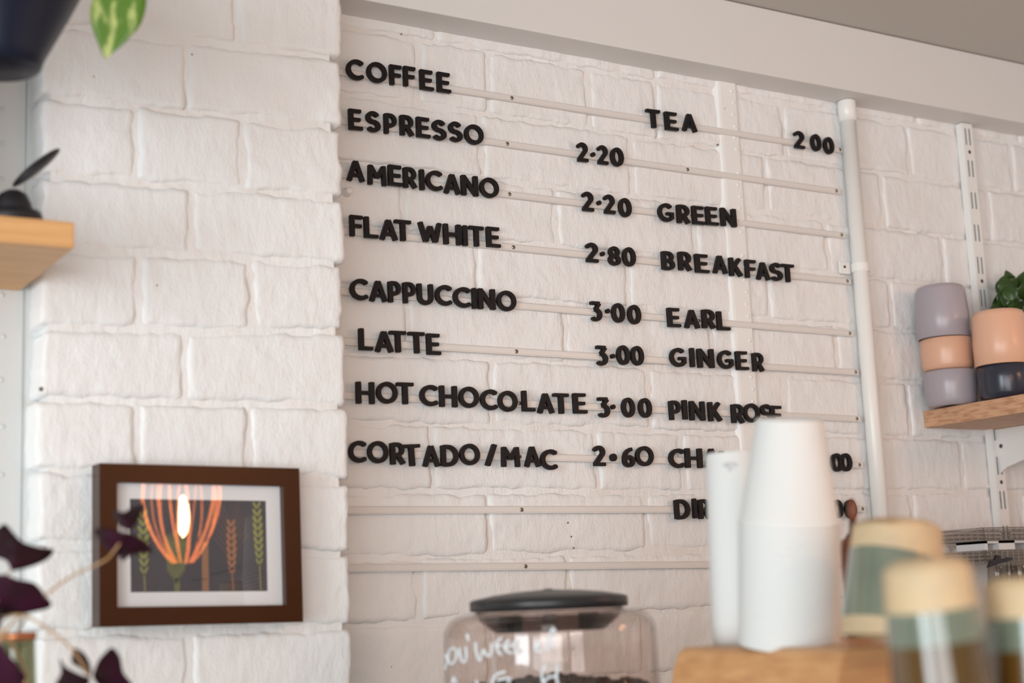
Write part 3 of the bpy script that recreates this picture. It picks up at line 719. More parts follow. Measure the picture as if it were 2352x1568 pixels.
# broad green head and the warm stalk in the middle of the print
bm = bmesh.new()
for k in range(9):
    u = (k - 4) / 4
    a, b_ = upx(404 + u * 22, 1215 + abs(u) * 10), upx(404 + u * 26 - (u * 8), 1345 - abs(u) * 28)
    flat_ellipse(bm, (a + b_) / 2, 0.0013, (a - b_).length / 2, -u * 0.06, yf + 0.0097)
a, b_ = upx(406, 1335), upx(407, 1357)
flat_ellipse(bm, (a + b_) / 2, 0.003, 0.008, 0, yf + 0.0097)
P(bm, 'barley_head', M['olive'], prt, recalc=False)
bm = bmesh.new()
q = [upx(*c) for c in ((463, 1245), (478, 1245), (480, 1357), (464, 1357))]
bm.faces.new([bm.verts.new((v.x, yf + 0.0097, v.z)) for v in q])
P(bm, 'stalk', M['stalk'], prt, recalc=False)
bm = bmesh.new()
for (c0, c1) in (((484, 1320), (575, 1296)), ((440, 1332), (476, 1329))):
    u1, u2 = upx(*c0), upx(*c1)
    bm.faces.new([bm.verts.new((v.x, yf + 0.0096, v.z + dz)) for v, dz in ((u1, -.0006), (u2, -.0003), (u2, .0003), (u1, .0006))])
P(bm, 'dark_twig', M['blackm'], prt, recalc=False)
bm = bmesh.new(); r1 = loop(big, yf + 0.0045); r2 = loop(big, yf + 0.0060)
bm.faces.new(r1); bm.faces.new(r2[::-1])
P(bm, 'glass_pane', M['pane'], pic, recalc=False)

# ------------------------------------------------------------------ filament lamp (seen mirrored in the picture glass)
yg = yf + 0.0045
hit = aty(421, 1190, yg); dr = Vector(ray(421, 1190).tolist()).normalized(); dr.y *= -1
LP = hit + dr * 1.55
lamp = thing('pendant_lamp', LP, 'warm glowing filament pendant lamp mirrored in the picture glass', 'lamp')
for k in range(14):
    an = 2 * PI * k / 14 + 0.1; r = 0.070 + 0.006 * (k % 3)
    pts = []
    for q in range(15):
        t_ = q / 14; zz = 0.16 - 0.245 * t_
        rr = r * (0.78 + 0.22 * math.sin(min(1, t_ * 1.8) * PI / 2)) if t_ < 0.45 else r * math.cos((t_ - 0.45) / 0.55 * PI / 2 * 0.93) ** 0.62
        pts.append((rr * math.cos(an + 0.25 * t_), rr * math.sin(an + 0.25 * t_), zz))
    bm = bmesh.new(); tube(bm, [(0.03 * math.cos(an), 0.03 * math.sin(an), 0.262)] + pts, 0.0010 + 0.0010 * (k % 3), 6)
    mk('filament', bm, M['glow'], lamp, smooth=True)
mk('filament_core', lathe([(0, -0.038), (0.009, -0.026), (0.0125, 0.0), (0.010, 0.026), (0.005, 0.04), (0, 0.045)], 16), M['hot'], lamp, smooth=True)
mk('lamp_cap', lathe([(0, 0.31), (0.018, 0.31), (0.024, 0.295), (0.05, 0.262), (0.04, 0.255), (0, 0.255)], 24), M['brass'], lamp, smooth=True)
bm = bmesh.new(); tube(bm, [(0, 0, 0.31), (0, 0, zc - LP.z)], 0.003, 8); mk('cord', bm, M['blackm'], lamp)
lpt = bpy.data.lights.new('lamp_glow', 'POINT'); lpt.color = (1.0, 0.52, 0.26); lpt.energy = 4; lpt.shadow_soft_size = 0.03
lo_ = bpy.data.objects.new('lamp_glow', lpt); C.objects.link(lo_); lo_.parent = lamp; lo_.location = (0, 0, 0.205)

# ------------------------------------------------------------------ left shelf and what stands around it
bb = aty(45, 668, YL - 0.003); fb = at(172, 570, 2, bb.z); ft = at(172, 510, 1, fb.y)
sh = thing('wall_shelf', (bb.x, YL, bb.z), 'pale pine wall shelf at the left edge, black stand on it', 'shelf', 'wooden wall shelves')
xr_ = (bb.x + fb.x) / 2
bm = B(-0.75, xr_, fb.y, YL - 0.0032, bb.z, ft.z)
bmesh.ops.transform(bm, matrix=Matrix.Translation(-sh.location), verts=bm.verts)
mk('shelf_board', bm, M['wood'], sh, bevel=0.0012)
# black stand
zs = ft.z
bp = at(30, 492, 1, fb.y + 0.024)
st = thing('black_stand', (bp.x, bp.y, zs), 'black stand with a slanting oval paddle on pine shelf', 'stand')
rb = 66 * (1.33 / F)
mk('base', lathe([(0, 0), (rb, 0), (rb * 1.02, 0.003), (rb * 0.93, 0.0095), (rb * 0.6, 0.0115), (0, 0.0115)], 40), M['blackm'], st, smooth=True)
mk('dome', lathe([(0.0165, 0.0100), (0.0155, 0.017), (0.0115, 0.0255), (0.006, 0.0290), (0, 0.0295)], 28), M['blackm'], st, smooth=True)
q0 = at(32, 425, 1, fb.y + 0.024) - Vector((bp.x, bp.y, zs)); q1 = at(134, 345, 1, fb.y + 0.024) - Vector((bp.x, bp.y, zs))
ax = (q1 - q0); Lp = ax.length; ax.normalize()
rotm = Matrix((ax, Vector((0, 1, 0)), ax.cross(Vector((0, 1, 0))))).transposed().to_4x4()
bm = bmesh.new(); bmesh.ops.create_uvsphere(bm, u_segments=28, v_segments=14, radius=1)
bmesh.ops.transform(bm, matrix=Matrix.Translation((q0 + q1) / 2) @ rotm @ Matrix.Diagonal((Lp / 2 * 1.04, 0.019, 0.0047, 1)), verts=bm.verts)
mk('paddle', bm, M['blackm'], st, smooth=True)
cb = thing('shade_box', (-0.525, -0.030, zs), 'added unseen dark box on the pine shelf shading the left wall', 'box')  # box added out of view to shade the wall above the shelf
mk('box_body', B(-0.085, 0.085, -0.058, 0.058, 0, 0.30), M['slate'], cb, bevel=0.003)
mk('box_lid', B(-0.088, 0.088, -0.061, 0.061, 0.30, 0.325), M['slate'], cb, bevel=0.003)
# navy hanging pot; its unseen upper flare is widened to shade the left wall
pd = 1.25
pc = atd(-8, 158, pd); s_ = pd / F
pot = thing('hanging_pot', pc, 'glossy navy hanging plant pot in the top left corner', 'plant pot')
mk('pot_body', lathe([(0, 0.0005), (90 * s_, 0.0), (99 * s_, 0.002), (106 * s_, 0.010), (160 * s_, 135 * s_ * 1.0), (207 * s_, 235 * s_), (290 * s_, 440 * s_), (283 * s_, 440 * s_), (203 * s_, 238 * s_), (150 * s_, 136 * s_), (95 * s_, 0.012), (0, 0.010)], 56), M['navy'], pot, smooth=True)
mk('pot_rim', lathe([(286 * s_, 432 * s_), (297 * s_, 434 * s_), (299 * s_, 456 * s_), (288 * s_, 458 * s_)], 56, closed=True), M['blackm'], pot, smooth=True)
mk('soil', lathe([(0, 410 * s_), (270 * s_, 410 * s_)], 40), M['bean'], pot)
bm = bmesh.new()
for k in range(3):
    an = k * 2.1 + 0.4
    tube(bm, [(293 * s_ * math.cos(an), 293 * s_ * math.sin(an), 456 * s_), (0, 0, zc - pc.z - 0.001)], 0.0008, 6)
mk('hanger_cord', bm, M['blackm'], pot)
# leaf helper: outline of half widths along a spine, in 3D
def leaf(name, base, tip, width, up, m, par, shape=None, fold=0.25, curl=0.0, org=Vector(), n=14, thick=0.0004):
    base, tip = Vector(base), Vector(tip); ax = (tip - base); L = ax.length; ax.normalize()
    side = ax.cross(Vector(up)).normalized(); nrm = side.cross(ax).normalized()
    shape = shape or (lambda t: math.sin(PI * t ** 0.75) ** 0.8)
    bm = bmesh.new(); rows = []
    for i in range(n + 1):
        t_ = i / n; wv = width / 2 * max(shape(t_), 0.001); c0 = base + ax * L * t_ + nrm * curl * L * math.sin(PI * t_)
        rows.append([bm.verts.new(c0 + side * wv * u + nrm * abs(u) * wv * fold - org) for u in (-1, -0.66, -0.33, 0, 0.33, 0.66, 1)])
    for a, b in zip(rows, rows[1:]):
        for k in range(6): bm.faces.new((a[k], a[k + 1], b[k + 1], b[k]))
    o = mk(name, bm, m, par, smooth=True, recalc=True)
    sd = o.modifiers.new('thickness', 'SOLIDIFY'); sd.thickness = thick
    return o
view = Vector(RM[:, 2].tolist())
pth = atd(300, -60, 1.24)
pl = thing('pothos_plant', pth, 'variegated green and cream pothos leaf hanging at the top left', 'plant')
leaf('leaf', atd(300, -75, 1.25), atd(241, 137, 1.235), 124 * 1.24 / F, view, M['leaf'], pl, shape=lambda t: (math.sin(PI * min(1, t ** 0.9)) ** 0.62 if t < 0.55 else (1 - ((t - 0.55) / 0.45) ** 1.35) * 0.985 + 0.0), fold=0.12, org=pth)
bm = bmesh.new(); tube(bm, [p - pth for p in smoothpath([atd(300, -73, 1.25), atd(290, -110, 1.25), atd(230, -125, 1.25), atd(175, -95, 1.25)])], 0.0015, 8, 0.002); mk('vine', bm, M['leaf'], pl, smooth=True)

# ------------------------------------------------------------------ oxalis plant and jar at the lower left
jd = 1.17
jt = atd(42, 1458, jd)
jar = thing('glass_jar', (jt.x, jt.y, 1.15), 'green glass jar with copper rim behind the purple leaves', 'jar')
jh = jt.z - 1.15; jr = 41 * jd / F
mk('jar_body', lathe([(0, 0.003), (jr * 0.9, 0.0), (jr, 0.008), (jr, jh * 0.85), (jr * 0.93, jh * 0.95), (jr * 0.9, jh), (jr * 0.82, jh), (jr * 0.86, jh * 0.94), (jr * 0.92, jh * 0.84), (jr * 0.92, 0.01), (0, 0.007)], 40), M['jar'], jar, smooth=True)
mk('copper_rim', lathe([(jr * 0.88, jh - 0.004), (jr * 0.98, jh - 0.004), (jr * 1.0, jh + 0.002), (jr * 0.88, jh + 0.002)], 40, closed=True), M['copper'], jar, smooth=True)
od = 1.10
oo = atd(-20, 1640, od); oo.z = 1.15
ox = thing('oxalis_plant', oo, 'dark purple leaved plant with thin tan stems at lower left', 'plant')
pt_ = B(-0.055, 0.055, -0.055, 0.055, 0, 0.09)
bm = lathe([(0, 0), (0.04, 0), (0.052, 0.10), (0.046, 0.10), (0.036, 0.01), (0, 0.01)], 32); pt_.free()
mk('plant_pot', bm, M['tan'], ox, smooth=True)
mk('soil', lathe([(0, 0.09), (0.0455, 0.09)], 24), M['bean'], ox)
def leaflet(pts, dz=0.0, fold=0.012, m=None):
    """triangular leaflet: px outline from hinge round, depth dz varies so it is folded along the mid line"""
    c = [sum(p[0] for p in pts) / len(pts), sum(p[1] for p in pts) / len(pts)]
    d0 = od + dz; N = len(pts)
    h = pts[0]
    far = (pts[N // 2][0], pts[N // 2][1])
    sp = smoothpath([Vector((p[0], p[1], 0)) for p in pts + [pts[0]]], 4)[:-1]
    bm = bmesh.new()
    axv = Vector((far[0] - h[0], far[1] - h[1])); Ln = max(axv.length, 1); axn = axv / Ln
    def V3(x, y):
        rx, ry = x - h[0], y - h[1]; al = rx * axn.x + ry * axn.y; pe = abs(-rx * axn.y + ry * axn.x)
        return atd(x, y, d0 + fold * (al / Ln) ** 2 + pe / Ln * fold * 1.6) - oo
    outer = [(p.x, p.y) for p in sp]; rings = []
    for f_ in (1.0, 0.66, 0.33):
        rings.append([bm.verts.new(V3(c[0] + (x - c[0]) * f_, c[1] + (y - c[1]) * f_)) for x, y in outer])
    cv = bm.verts.new(V3(*c)); n = len(outer)
    for a, b in zip(rings, rings[1:]):
        for k in range(n): bm.faces.new((a[k], a[(k + 1) % n], b[(k + 1) % n], b[k]))
    for k in range(n): bm.faces.new((rings[-1][k], rings[-1][(k + 1) % n], cv))
    o = mk('leaf', bm, M['oxalis'], ox, smooth=True)
    sd = o.modifiers.new('thickness', 'SOLIDIFY'); sd.thickness = 0.0005
LV = [
 ([(26, 1312), (14, 1288), (-14, 1275), (-22, 1238), (8, 1203), (30, 1222), (52, 1244), (90, 1256), (124, 1262), (108, 1285), (70, 1302)], 0.0),
 ([(10, 1318), (40, 1330), (78, 1338), (100, 1362), (117, 1392), (60, 1408), (14, 1414), (-20, 1400), (-34, 1360), (-20, 1325)], -0.01),
 ([(-2, 1392), (4, 1410), (2, 1432), (-12, 1440), (-30, 1420), (-25, 1395)], -0.015),
 ([(296, 1219), (272, 1206), (262, 1182), (262, 1170), (284, 1176), (305, 1163), (332, 1157), (322, 1185), (310, 1208)], 0.03),
 ([(291, 1224), (262, 1216), (236, 1212), (216, 1218), (228, 1238), (246, 1262), (270, 1280), (285, 1262), (292, 1240)], 0.02),
 ([(294, 1222), (284, 1246), (276, 1266), (280, 1289), (300, 1276), (330, 1270), (350, 1268), (338, 1246), (316, 1232)], 0.025),
 ([(207, 1553), (186, 1535), (166, 1520), (168, 1494), (172, 1488), (192, 1500), (205, 1520), (210, 1545)], 0.0),
 ([(205, 1556), (178, 1545), (150, 1530), (137, 1512), (140, 1545), (126, 1575), (142, 1610), (180, 1600), (205, 1570)], -0.01),
 ([(212, 1552), (224, 1520), (240, 1500), (258, 1487), (276, 1508), (284, 1545), (306, 1575), (290, 1600), (248, 1590), (222, 1570)], 0.0),
 ([(5, 1480), (22, 1505), (44, 1530), (62, 1562), (50, 1600), (10, 1620), (-30, 1600), (-30, 1500), (-12, 1476)], -0.02),
]
for pts, dz in LV: leaflet(pts, dz)
def stemp(px): 
    bm = bmesh.new(); tube(bm, [p - oo for p in smoothpath([atd(*q) for q in px])], 0.0010, 8, 0.0008); mk('stem', bm, M['stem'], ox, smooth=True)
stemp([(-18, 1600, od), (-5, 1500, od), (20, 1440, od), (105, 1366, od + .01), (170, 1320, od + .02), (235, 1290, od + .02), (258, 1270, od + .025), (292, 1222, od + .03)])
stemp([(-20, 1610, od), (-6, 1480, od), (0, 1425, od), (50, 1412, od), (105, 1440, od), (165, 1490, od), (207, 1553, od)])
stemp([(-22, 1610, od), (-14, 1500, od), (-12, 1400, od), (10, 1330, od), (24, 1312, od)])
stemp([(20, 1640, od - .01), (60, 1560, od - .01), (40, 1500, od), (10, 1455, od), (-8, 1420, od)])
stemp([(40, 1450, od + .05), (52, 1430, od + .03), (66, 1412, od)])

# ------------------------------------------------------------------ right shelf, uprights, cups
shx = (aty(2119, 944, YW).x + aty(2123, 982, YW).x) / 2
zt = aty(2119, 944, YW).z; zu = aty(2124, 983, YW).z
sy = -0.13
s2 = thing('wall_shelf', (shx, YW, zu), 'oak wall shelf at right with lilac, peach and navy cups', 'shelf', 'wooden wall shelves')
bm = B(0, 0.48, sy - YW, -0.001, 0, zt - zu)
mk('shelf_board', bm, M['oak'], s2, bevel=0.001)
def upright(px_top, label, yfr):
    pu = aty(*px_top, yfr)
    W_ = 0.0215; D_ = YW - yfr - 0.001
    t = thing('shelf_upright', (pu.x, yfr, 1.2), label, 'bracket rail', 'white slotted shelf uprights')
    H_ = zb - 1.2 - 0.001
    bm = bmesh.new()
    sw = 0.0032; x1, x2 = 0.0050, 0.0132
    box(bm, 0, x1, 0, 0.0012, 0, H_); box(bm, x1 + sw, x2, 0, 0.0012, 0, H_); box(bm, x2 + sw, W_, 0, 0.0012, 0, H_)
    z = H_ - 0.006; pitch = 0.0500; sl = 0.026
    for xs_ in (x1, x2):
        zz = H_
        k = 0
        top = H_
        while zz > 0.02:
            s_top = H_ - 0.008 - k * pitch
            box(bm, xs_, xs_ + sw, 0.0001, 0.0011, s_top, top); top = s_top - sl
            k += 1; zz = top
            if top < 0.02: box(bm, xs_, xs_ + sw, 0.0001, 0.0011, 0, max(top, 0.001)); break
    box(bm, 0, 0.0012, 0.0012, D_, 0, H_); box(bm, W_ - 0.0012, W_, 0.0012, D_, 0, H_)
    mk('upright_channel', bm, M['metalw'], t)
    mk('slot_shade', B(0.0013, W_ - 0.0013, 0.0022, 0.0030, 0, H_), M['dark'], t)  # dark sheet close behind the slots, stands in for the shade inside
    for k in (0.5, 3.5 + 1, 10.5):
        zz = H_ - 0.008 - 0.037 - (k - 0.5) * pitch
        mk('screw', lathe([(0, 0.0006), (0.0025, 0.0005), (0.0030, 0)], 14, mtx=Matrix.Translation((W_ / 2 + 0.0004, 0, zz)) @ Matrix.Rotation(PI / 2, 4, 'X')), M['screwd'], t)
    return t, pu, W_
up, pu, W_ = upright((2210, 292), 'white twin-slot shelf upright on the wall at right', YW - 0.0135)
# bracket
bx = pu.x + 0.0085
zbk = zu - 0.0005
t = thing('shelf_bracket', (bx, YW - 0.0135, zbk), 'white steel bracket under the oak shelf', 'bracket')
bm = bmesh.new(); zlow = at(2290, 1088, 0, bx).z - zbk
prof = [(0, 0), (-0.200, 0), (-0.200, -0.012), (-0.015, zlow + 0.008), (0, zlow)]
for xx in (0, 0.003): [bm.verts.new((xx, y, z)) for y, z in prof]
bm.verts.ensure_lookup_table(); n = len(prof)
bm.faces.new([bm.verts[i] for i in range(n)]); bm.faces.new([bm.verts[n + i] for i in range(n)])
for k in range(n): bm.faces.new((bm.verts[k], bm.verts[(k + 1) % n], bm.verts[n + (k + 1) % n], bm.verts[n + k]))
mk('bracket_plate', bm, M['metalw'], t, bevel=0.0006)
hp = at(2299, 1024, 0, bx) - Vector((bx, YW - 0.0135, zbk))
mk('bracket_hole', lathe([(0, 0.0003), (0.0032, 0.0003), (0.0032, -0.0005)], 16, mtx=Matrix.Translation(hp) @ Matrix.Rotation(-PI / 2, 4, 'Y')), M['dark'], t)
# tumblers on the shelf
def tumbler(pxc, pyb, y, zbase, r, h, m, label, inv, grp, wtop=0.9):
    p = at(pxc, pyb, 1, y)
    t = thing('ceramic_cup', (p.x, y, zbase), label, 'cup', grp)
    w = 0.0025
    prof = [(0, 0.003), (r * wtop - 0.006, 0.0), (r * wtop - 0.0015, 0.002), (r * wtop + 0.001, 0.008), (r, h * 0.6), (r, h - 0.001), (r - 0.0012, h), (r - w, h - 0.001), (r - w, h * 0.6), (r * wtop - w, 0.009), (0, 0.006)]
    if inv: prof = [(a, h - b) for a, b in prof]
    o = mk('cup_body', lathe(prof, 56), m, t, smooth=True)
    # visible darker rim line
    zr = 0.0 if inv else h
    return t, p
dep = 2.03
def pxh(n_): return n_ * dep / F
r1 = 60 * 2.17 / F
yc1 = YW - 0.006 - r1 - 0.004
h3, h2_, h1 = 0.0515 * 0.98, 0.0485, 0.074
zt_ = zt + 0.0005
GR = 'stacked ceramic cups on the oak shelf'
h1b = 0.052
tumbler(2188, 930, yc1, zt_, r1 * 0.985, 0.050, M['lilac'], 'lilac ceramic cup at the bottom of the left stack on oak shelf', False, GR, 0.92)
tumbler(2186, 930, yc1, zt_ + 0.0502, r1 * 0.975, 0.046, M['peach'], 'peach ceramic cup in the middle of the left stack on oak shelf', False, GR, 0.96)
tumbler(2183, 930, yc1, zt_ + 0.0964, r1 * 1.0, 0.0765, M['lilac'], 'tall lilac ceramic cup upside down on top of left stack', True, GR, 0.9)
yc2 = yc1 - 2 * r1 - 0.006
tumbler(2312, 900, yc2, zt_, r1 * 0.985, 0.046, M['slate'], 'navy ceramic cup under the tall peach cup on oak shelf', False, GR, 0.95)
tumbler(2309, 900, yc2, zt_ + 0.0462, r1 * 1.0, 0.0765, M['peach'], 'tall peach ceramic cup upside down beside the dark plant', True, GR, 0.93)
yc3 = yc2 - 0.004
tA, pA = tumbler(2412, 880, yc3 + 0.01, zt_, r1 * 0.985, 0.052, M['slate'], 'navy ceramic cup at the right edge, lower of two', False, GR, 0.95)
tumbler(2410, 880, yc3 + 0.01, zt_ + 0.0522, r1 * 1.0, 0.076, M['slate'], 'tall navy ceramic cup at the right edge, upper of two', True, GR, 0.93)
# plant behind the peach cup
pp = at(2330, 735, 1, YW - 0.05)
ivy = thing('potted_plant', (pp.x, pp.y, zt_), 'dark green leafy plant behind the tall peach cup', 'plant')
mk('plant_pot', lathe([(0, 0), (0.024, 0), (0.030, 0.085), (0.027, 0.085), (0.022, 0.004), (0, 0.004)], 32), M['slate'], ivy, smooth=True)
rng = random.Random(3)
org = Vector((pp.x, pp.y, zt_))
for k in range(46):
    cx = rng.uniform(2276, 2400); cy = rng.uniform(640, 716)
    if cy < 720 - (cx - 2262) * 0.9 - 40 and cx < 2345: cy = 720 - rng.uniform(0, 1) * (cx - 2250) * 0.85
    y0 = YW - 0.05 + rng.uniform(-0.025, 0.02)
    b0 = at(cx, cy, 1, y0); an = rng.uniform(-0.9, 0.9)
    d = Vector((math.sin(an) * 0.8, rng.uniform(-.5, .2), math.cos(an) * 0.7 - 0.1)).normalized() * 0.030
    leaf('leaf', b0 - d * 0.5, b0 + d * 0.5, 0.023, view + Vector((rng.uniform(-.5, .5), rng.uniform(-.5, .5), rng.uniform(-.5, .5))), M['dleaf'], ivy, fold=0.3, curl=0.1, org=org, n=8)
bm = bmesh.new()
for k in range(5):
    tube(bm, smoothpath([(0, 0, 0.07), (0.01 * math.cos(k * 1.3), 0.01 * math.sin(k * 1.3), 0.11), (0.022 * math.cos(k * 1.3), 0.018 * math.sin(k * 1.3), 0.135)]), 0.0012, 6)
mk('stems', bm, M['dleaf'], ivy)

# wire baskets at the right edge
wy = YW - 0.10
def wpt(px, py, y=None): return at(px, py, 1, wy if y is None else y)
zw1 = wpt(2300, 1232).z; zw2 = wpt(2300, 1283).z
xw0 = wpt(2260, 1230).x
def basket(z, label, hh):
    t = thing('wire_basket', (xw0, wy, z), label, 'basket', 'wire baskets on the right wall')
    bm = bmesh.new(); L = 0.30; Wd = 0.088
    for zz in np.linspace(0, hh, 4):
        tube(bm, [(-0.006, 0, zz), (L, 0, zz)], 0.0009, 5); tube(bm, [(0, -0.004, zz), (0, Wd, zz)], 0.0009, 5); tube(bm, [(0, Wd, zz), (L, Wd, zz)], 0.0009, 5)
    for k in range(28): tube(bm, [(k * 0.0108, 0, 0), (k * 0.0108, 0, hh)], 0.0006, 5)
    for k in range(9): tube(bm, [(0, k * 0.0108, 0), (0, k * 0.0108, hh)], 0.0006, 5)
    for k in range(28): tube(bm, [(k * 0.0108, 0, 0), (k * 0.0108, Wd, 0)], 0.0006, 5)
    o = mk('wire_mesh', bm, M['wire'], t); o['kind'] = 'stuff'
    mk('clear_liner', B(0.0015, L, 0.0015, Wd - 0.0015, 0.001, hh * 0.9), M['clear'], t)
    return t
basket(zw1 - 0.004, 'upper grey wire basket beside the white upright', 0.016)
basket(zw2 - 0.004, 'lower grey wire basket beside the white upright', 0.015)
# white holder with windows between the baskets
zz0 = zw2 + 0.0125; zz1 = zw1 - 0.0052
t = thing('plastic_holder', (xw0 + 0.004, wy + 0.004, zz0), 'white plastic holder with two openings between wire baskets', 'holder')
hh = zz1 - zz0
bm = bmesh.new()
for (a, b) in ((0, 0.006), (0.028, 0.060), (0.094, 0.16)): box(bm, a, b, 0, 0.05, 0, hh)
box(bm, 0, 0.16, 0, 0.05, hh * 0.72, hh * 0.999)
mk('holder_body', bm, M['greyp'], t)
mk('holder_back', B(0.006, 0.094, 0.045, 0.05, 0, hh * 0.72), M['copper'], t)
# clear glasses hanging below and black scoop
for k in range(4):
    p = wpt(2290 + k * 26, 1312, wy + 0.02 + 0.012 * (k % 2))
    t = thing('drinking_glass', (p.x, p.y, zw2 - 0.0505), 'clear glass hanging upside down below wire basket, %s from left' % ORD[k], 'glass', 'clear glasses under the wire basket')
    r = 0.0155
    mk('glass_body', lathe([(0, 0.044), (r * 0.7, 0.044), (r * 0.8, 0.040), (r, 0.0), (r - 0.001, 0.0), (r * 0.75, 0.040), (0, 0.042)], 28), M['clear'], t, smooth=True)
p = wpt(2300, 1302, wy - 0.008)
t = thing('black_clip', p, 'black two-pronged clip on the lower wire basket', 'clip')
bm = bmesh.new()
pr = [(2275, 1343), (2274, 1288), (2290, 1286), (2292, 1274), (2299, 1274), (2300, 1290), (2320, 1279), (2330, 1281), (2318, 1291), (2296, 1298), (2272, 1306)]
pr = [(2271, 1303), (2276, 1287), (2286, 1285), (2290, 1274), (2299, 1276), (2300, 1286), (2318, 1279), (2329, 1281), (2316, 1289), (2296, 1294)]
f1 = [bm.verts.new(wpt(*q, wy - 0.010) - p) for q in pr]; f2 = [bm.verts.new(wpt(*q, wy - 0.010) - p + Vector((0, 0.004, 0))) for q in pr]
bm.faces.new(f1); bm.faces.new(f2[::-1])
for k in range(len(pr)): bm.faces.new((f1[k], f1[(k + 1) % len(pr)], f2[(k + 1) % len(pr)], f2[k]))
mk('clip_body', bm, M['blackm'], t)

# ------------------------------------------------------------------ grinder hopper
hd = 1.36
hc = atd(1261, 1400, hd); s_ = hd / F
hop = thing('grinder', (hc.x, hc.y, 1.15), 'coffee grinder with clear bean hopper under a black lid', 'coffee grinder')
zl_ = hc.z - 1.15               # underside of lid
R_ = 244 * s_; RL_ = 182 * s_
mk('lid', lathe([(RL_ * 0.9, zl_ + 0.0), (RL_, zl_ + 0.001), (RL_ * 1.0, zl_ + 24 * s_), (RL_ * 0.965, zl_ + 28 * s_), (RL_ * 0.7, zl_ + 37 * s_), (RL_ * 0.4, zl_ + 43 * s_), (RL_ * 0.06, zl_ + 46 * s_), (RL_ * 0.05, zl_ + 48 * s_), (0, zl_ + 48 * s_)], 72), M['lid'], hop, smooth=True)
hb = 0.16
w_ = 0.0025
arcp = [(R_ - 52 * s_ + 52 * s_ * math.cos(a), zl_ - 54 * s_ + 50 * s_ * math.sin(a)) for a in [i * PI / 2 / 8 for i in range(9)]]
arci = [(r - w_ if i < 8 else r, z - w_) for i, (r, z) in enumerate(arcp)]
outer = [(R_ * 1.03, zl_ - hb)] + arcp + [(RL_ * 0.93, zl_ - 0.003), (RL_ * 0.93, zl_ + 0.0005)]
inner = [(RL_ * 0.93 - w_, zl_ + 0.0005), (RL_ * 0.93 - w_, zl_ - 0.003 - w_)] + arci[::-1] + [(R_ * 1.03 - w_, zl_ - hb)]
mk('hopper_shell', lathe(outer + inner, 72, closed=True), M['hopper'], hop, smooth=True)
# inner smoked funnel with struts
bm = lathe([(RL_ * 0.90, zl_ - 14 * s_), (RL_ * 0.88, zl_ - 22 * s_), (RL_ * 0.72, zl_ - 44 * s_), (RL_ * 0.70, zl_ - 48 * s_), (RL_ * 0.68, zl_ - 48 * s_), (RL_ * 0.70, zl_ - 43 * s_), (RL_ * 0.86, zl_ - 21 * s_), (RL_ * 0.88, zl_ - 14 * s_)], 48, closed=True)
mk('inner_funnel', bm, M['smoke'], hop, smooth=True)
bm = bmesh.new()
for k in range(8):
    an = k * PI / 4 + 0.2
    Rz = Matrix.Rotation(an, 4, 'Z')
    box(bm, RL_ * 0.60, RL_ * 0.80, -0.006, 0.006, zl_ - 46 * s_, zl_ - 10 * s_, Rz)
mk('strut', bm, M['smoke'], hop)
mk('hopper_collar', lathe([(0, zl_ - hb - 0.02), (R_ * 1.05, zl_ - hb - 0.02), (R_ * 1.05, zl_ - hb), (R_ * 0.98, zl_ - hb + 0.001), (0, zl_ - hb + 0.001)], 48), M['lid'], hop)
if zl_ - hb - 0.02 > 0.001: mk('grinder_body', B(-0.07, 0.07, -0.07, 0.07, 0, zl_ - hb - 0.02), M['lid'], hop, bevel=0.01)
# marker writing wraps round the shell
def wr(u, v):      # u, v pixels -> point on the shell, local coordinates
    d = ray(u, v); d = d / np.linalg.norm(d); ox_, oy_ = CP[0] - hc.x, CP[1] - hc.y
    a = d[0] ** 2 + d[1] ** 2; b = 2 * (ox_ * d[0] + oy_ * d[1]); rr = R_ * 1.012 + 0.0006
    c = ox_ ** 2 + oy_ ** 2 - rr ** 2; disc = max(b * b - 4 * a * c, 0)
    t_ = (-b - math.sqrt(disc)) / (2 * a)
    p = CP + d * t_; return Vector((p[0] - hc.x, p[1] - hc.y, p[2] - 1.15))
WQ = lambda L: [(1000 + a / 4.2, 1340 + b / 4.2) for a, b in L]
STK = [[(95, 690), (120, 740), (95, 820)], [(165, 625), (130, 660), (125, 730), (160, 775), (200, 720), (205, 650), (180, 620), (165, 625)], [(235, 620), (245, 710), (270, 755), (300, 730), (300, 660), (295, 610)],
       [(390, 565), (395, 650), (430, 740), (465, 640), (500, 690), (535, 690), (545, 570)],
       [(640, 520), (590, 570), (600, 640), (640, 690)], [(590, 605), (640, 590)], [(720, 540), (670, 590), (680, 640), (740, 670)], [(660, 620), (740, 590)],
       [(790, 560), (750, 580), (770, 620), (810, 650), (760, 670)],
       [(1010, 560), (960, 600), (980, 650), (1040, 640)], [(960, 610), (1020, 590)], [(1080, 650), (1090, 520), (1140, 430), (1150, 500), (1090, 560), (1150, 610)],
       [(300, 500), (320, 490)], [(310, 500), (320, 550)],
       [(680, 850), (600, 870), (550, 930), (560, 980)], [(600, 930), (720, 910), (700, 960)],
       [(1070, 780), (1030, 860), (1035, 940), (1060, 980)], [(1040, 950), (1100, 900), (1170, 895)], [(1180, 780), (1170, 900), (1185, 980)],
       [(180, 900), (160, 960)], [(180, 905), (205, 960)], [(400, 930), (400, 980)]]
bm = bmesh.new()
for s in STK:
    pts = [wr(*q) for q in WQ(s)]
    if len(pts) > 2: pts = smoothpath(pts, 4)
    tube(bm, pts, 0.0011, 6)
mk('marker_writing', bm, M['chalk'], hop)
bm = bmesh.new()
rng = random.Random(5)
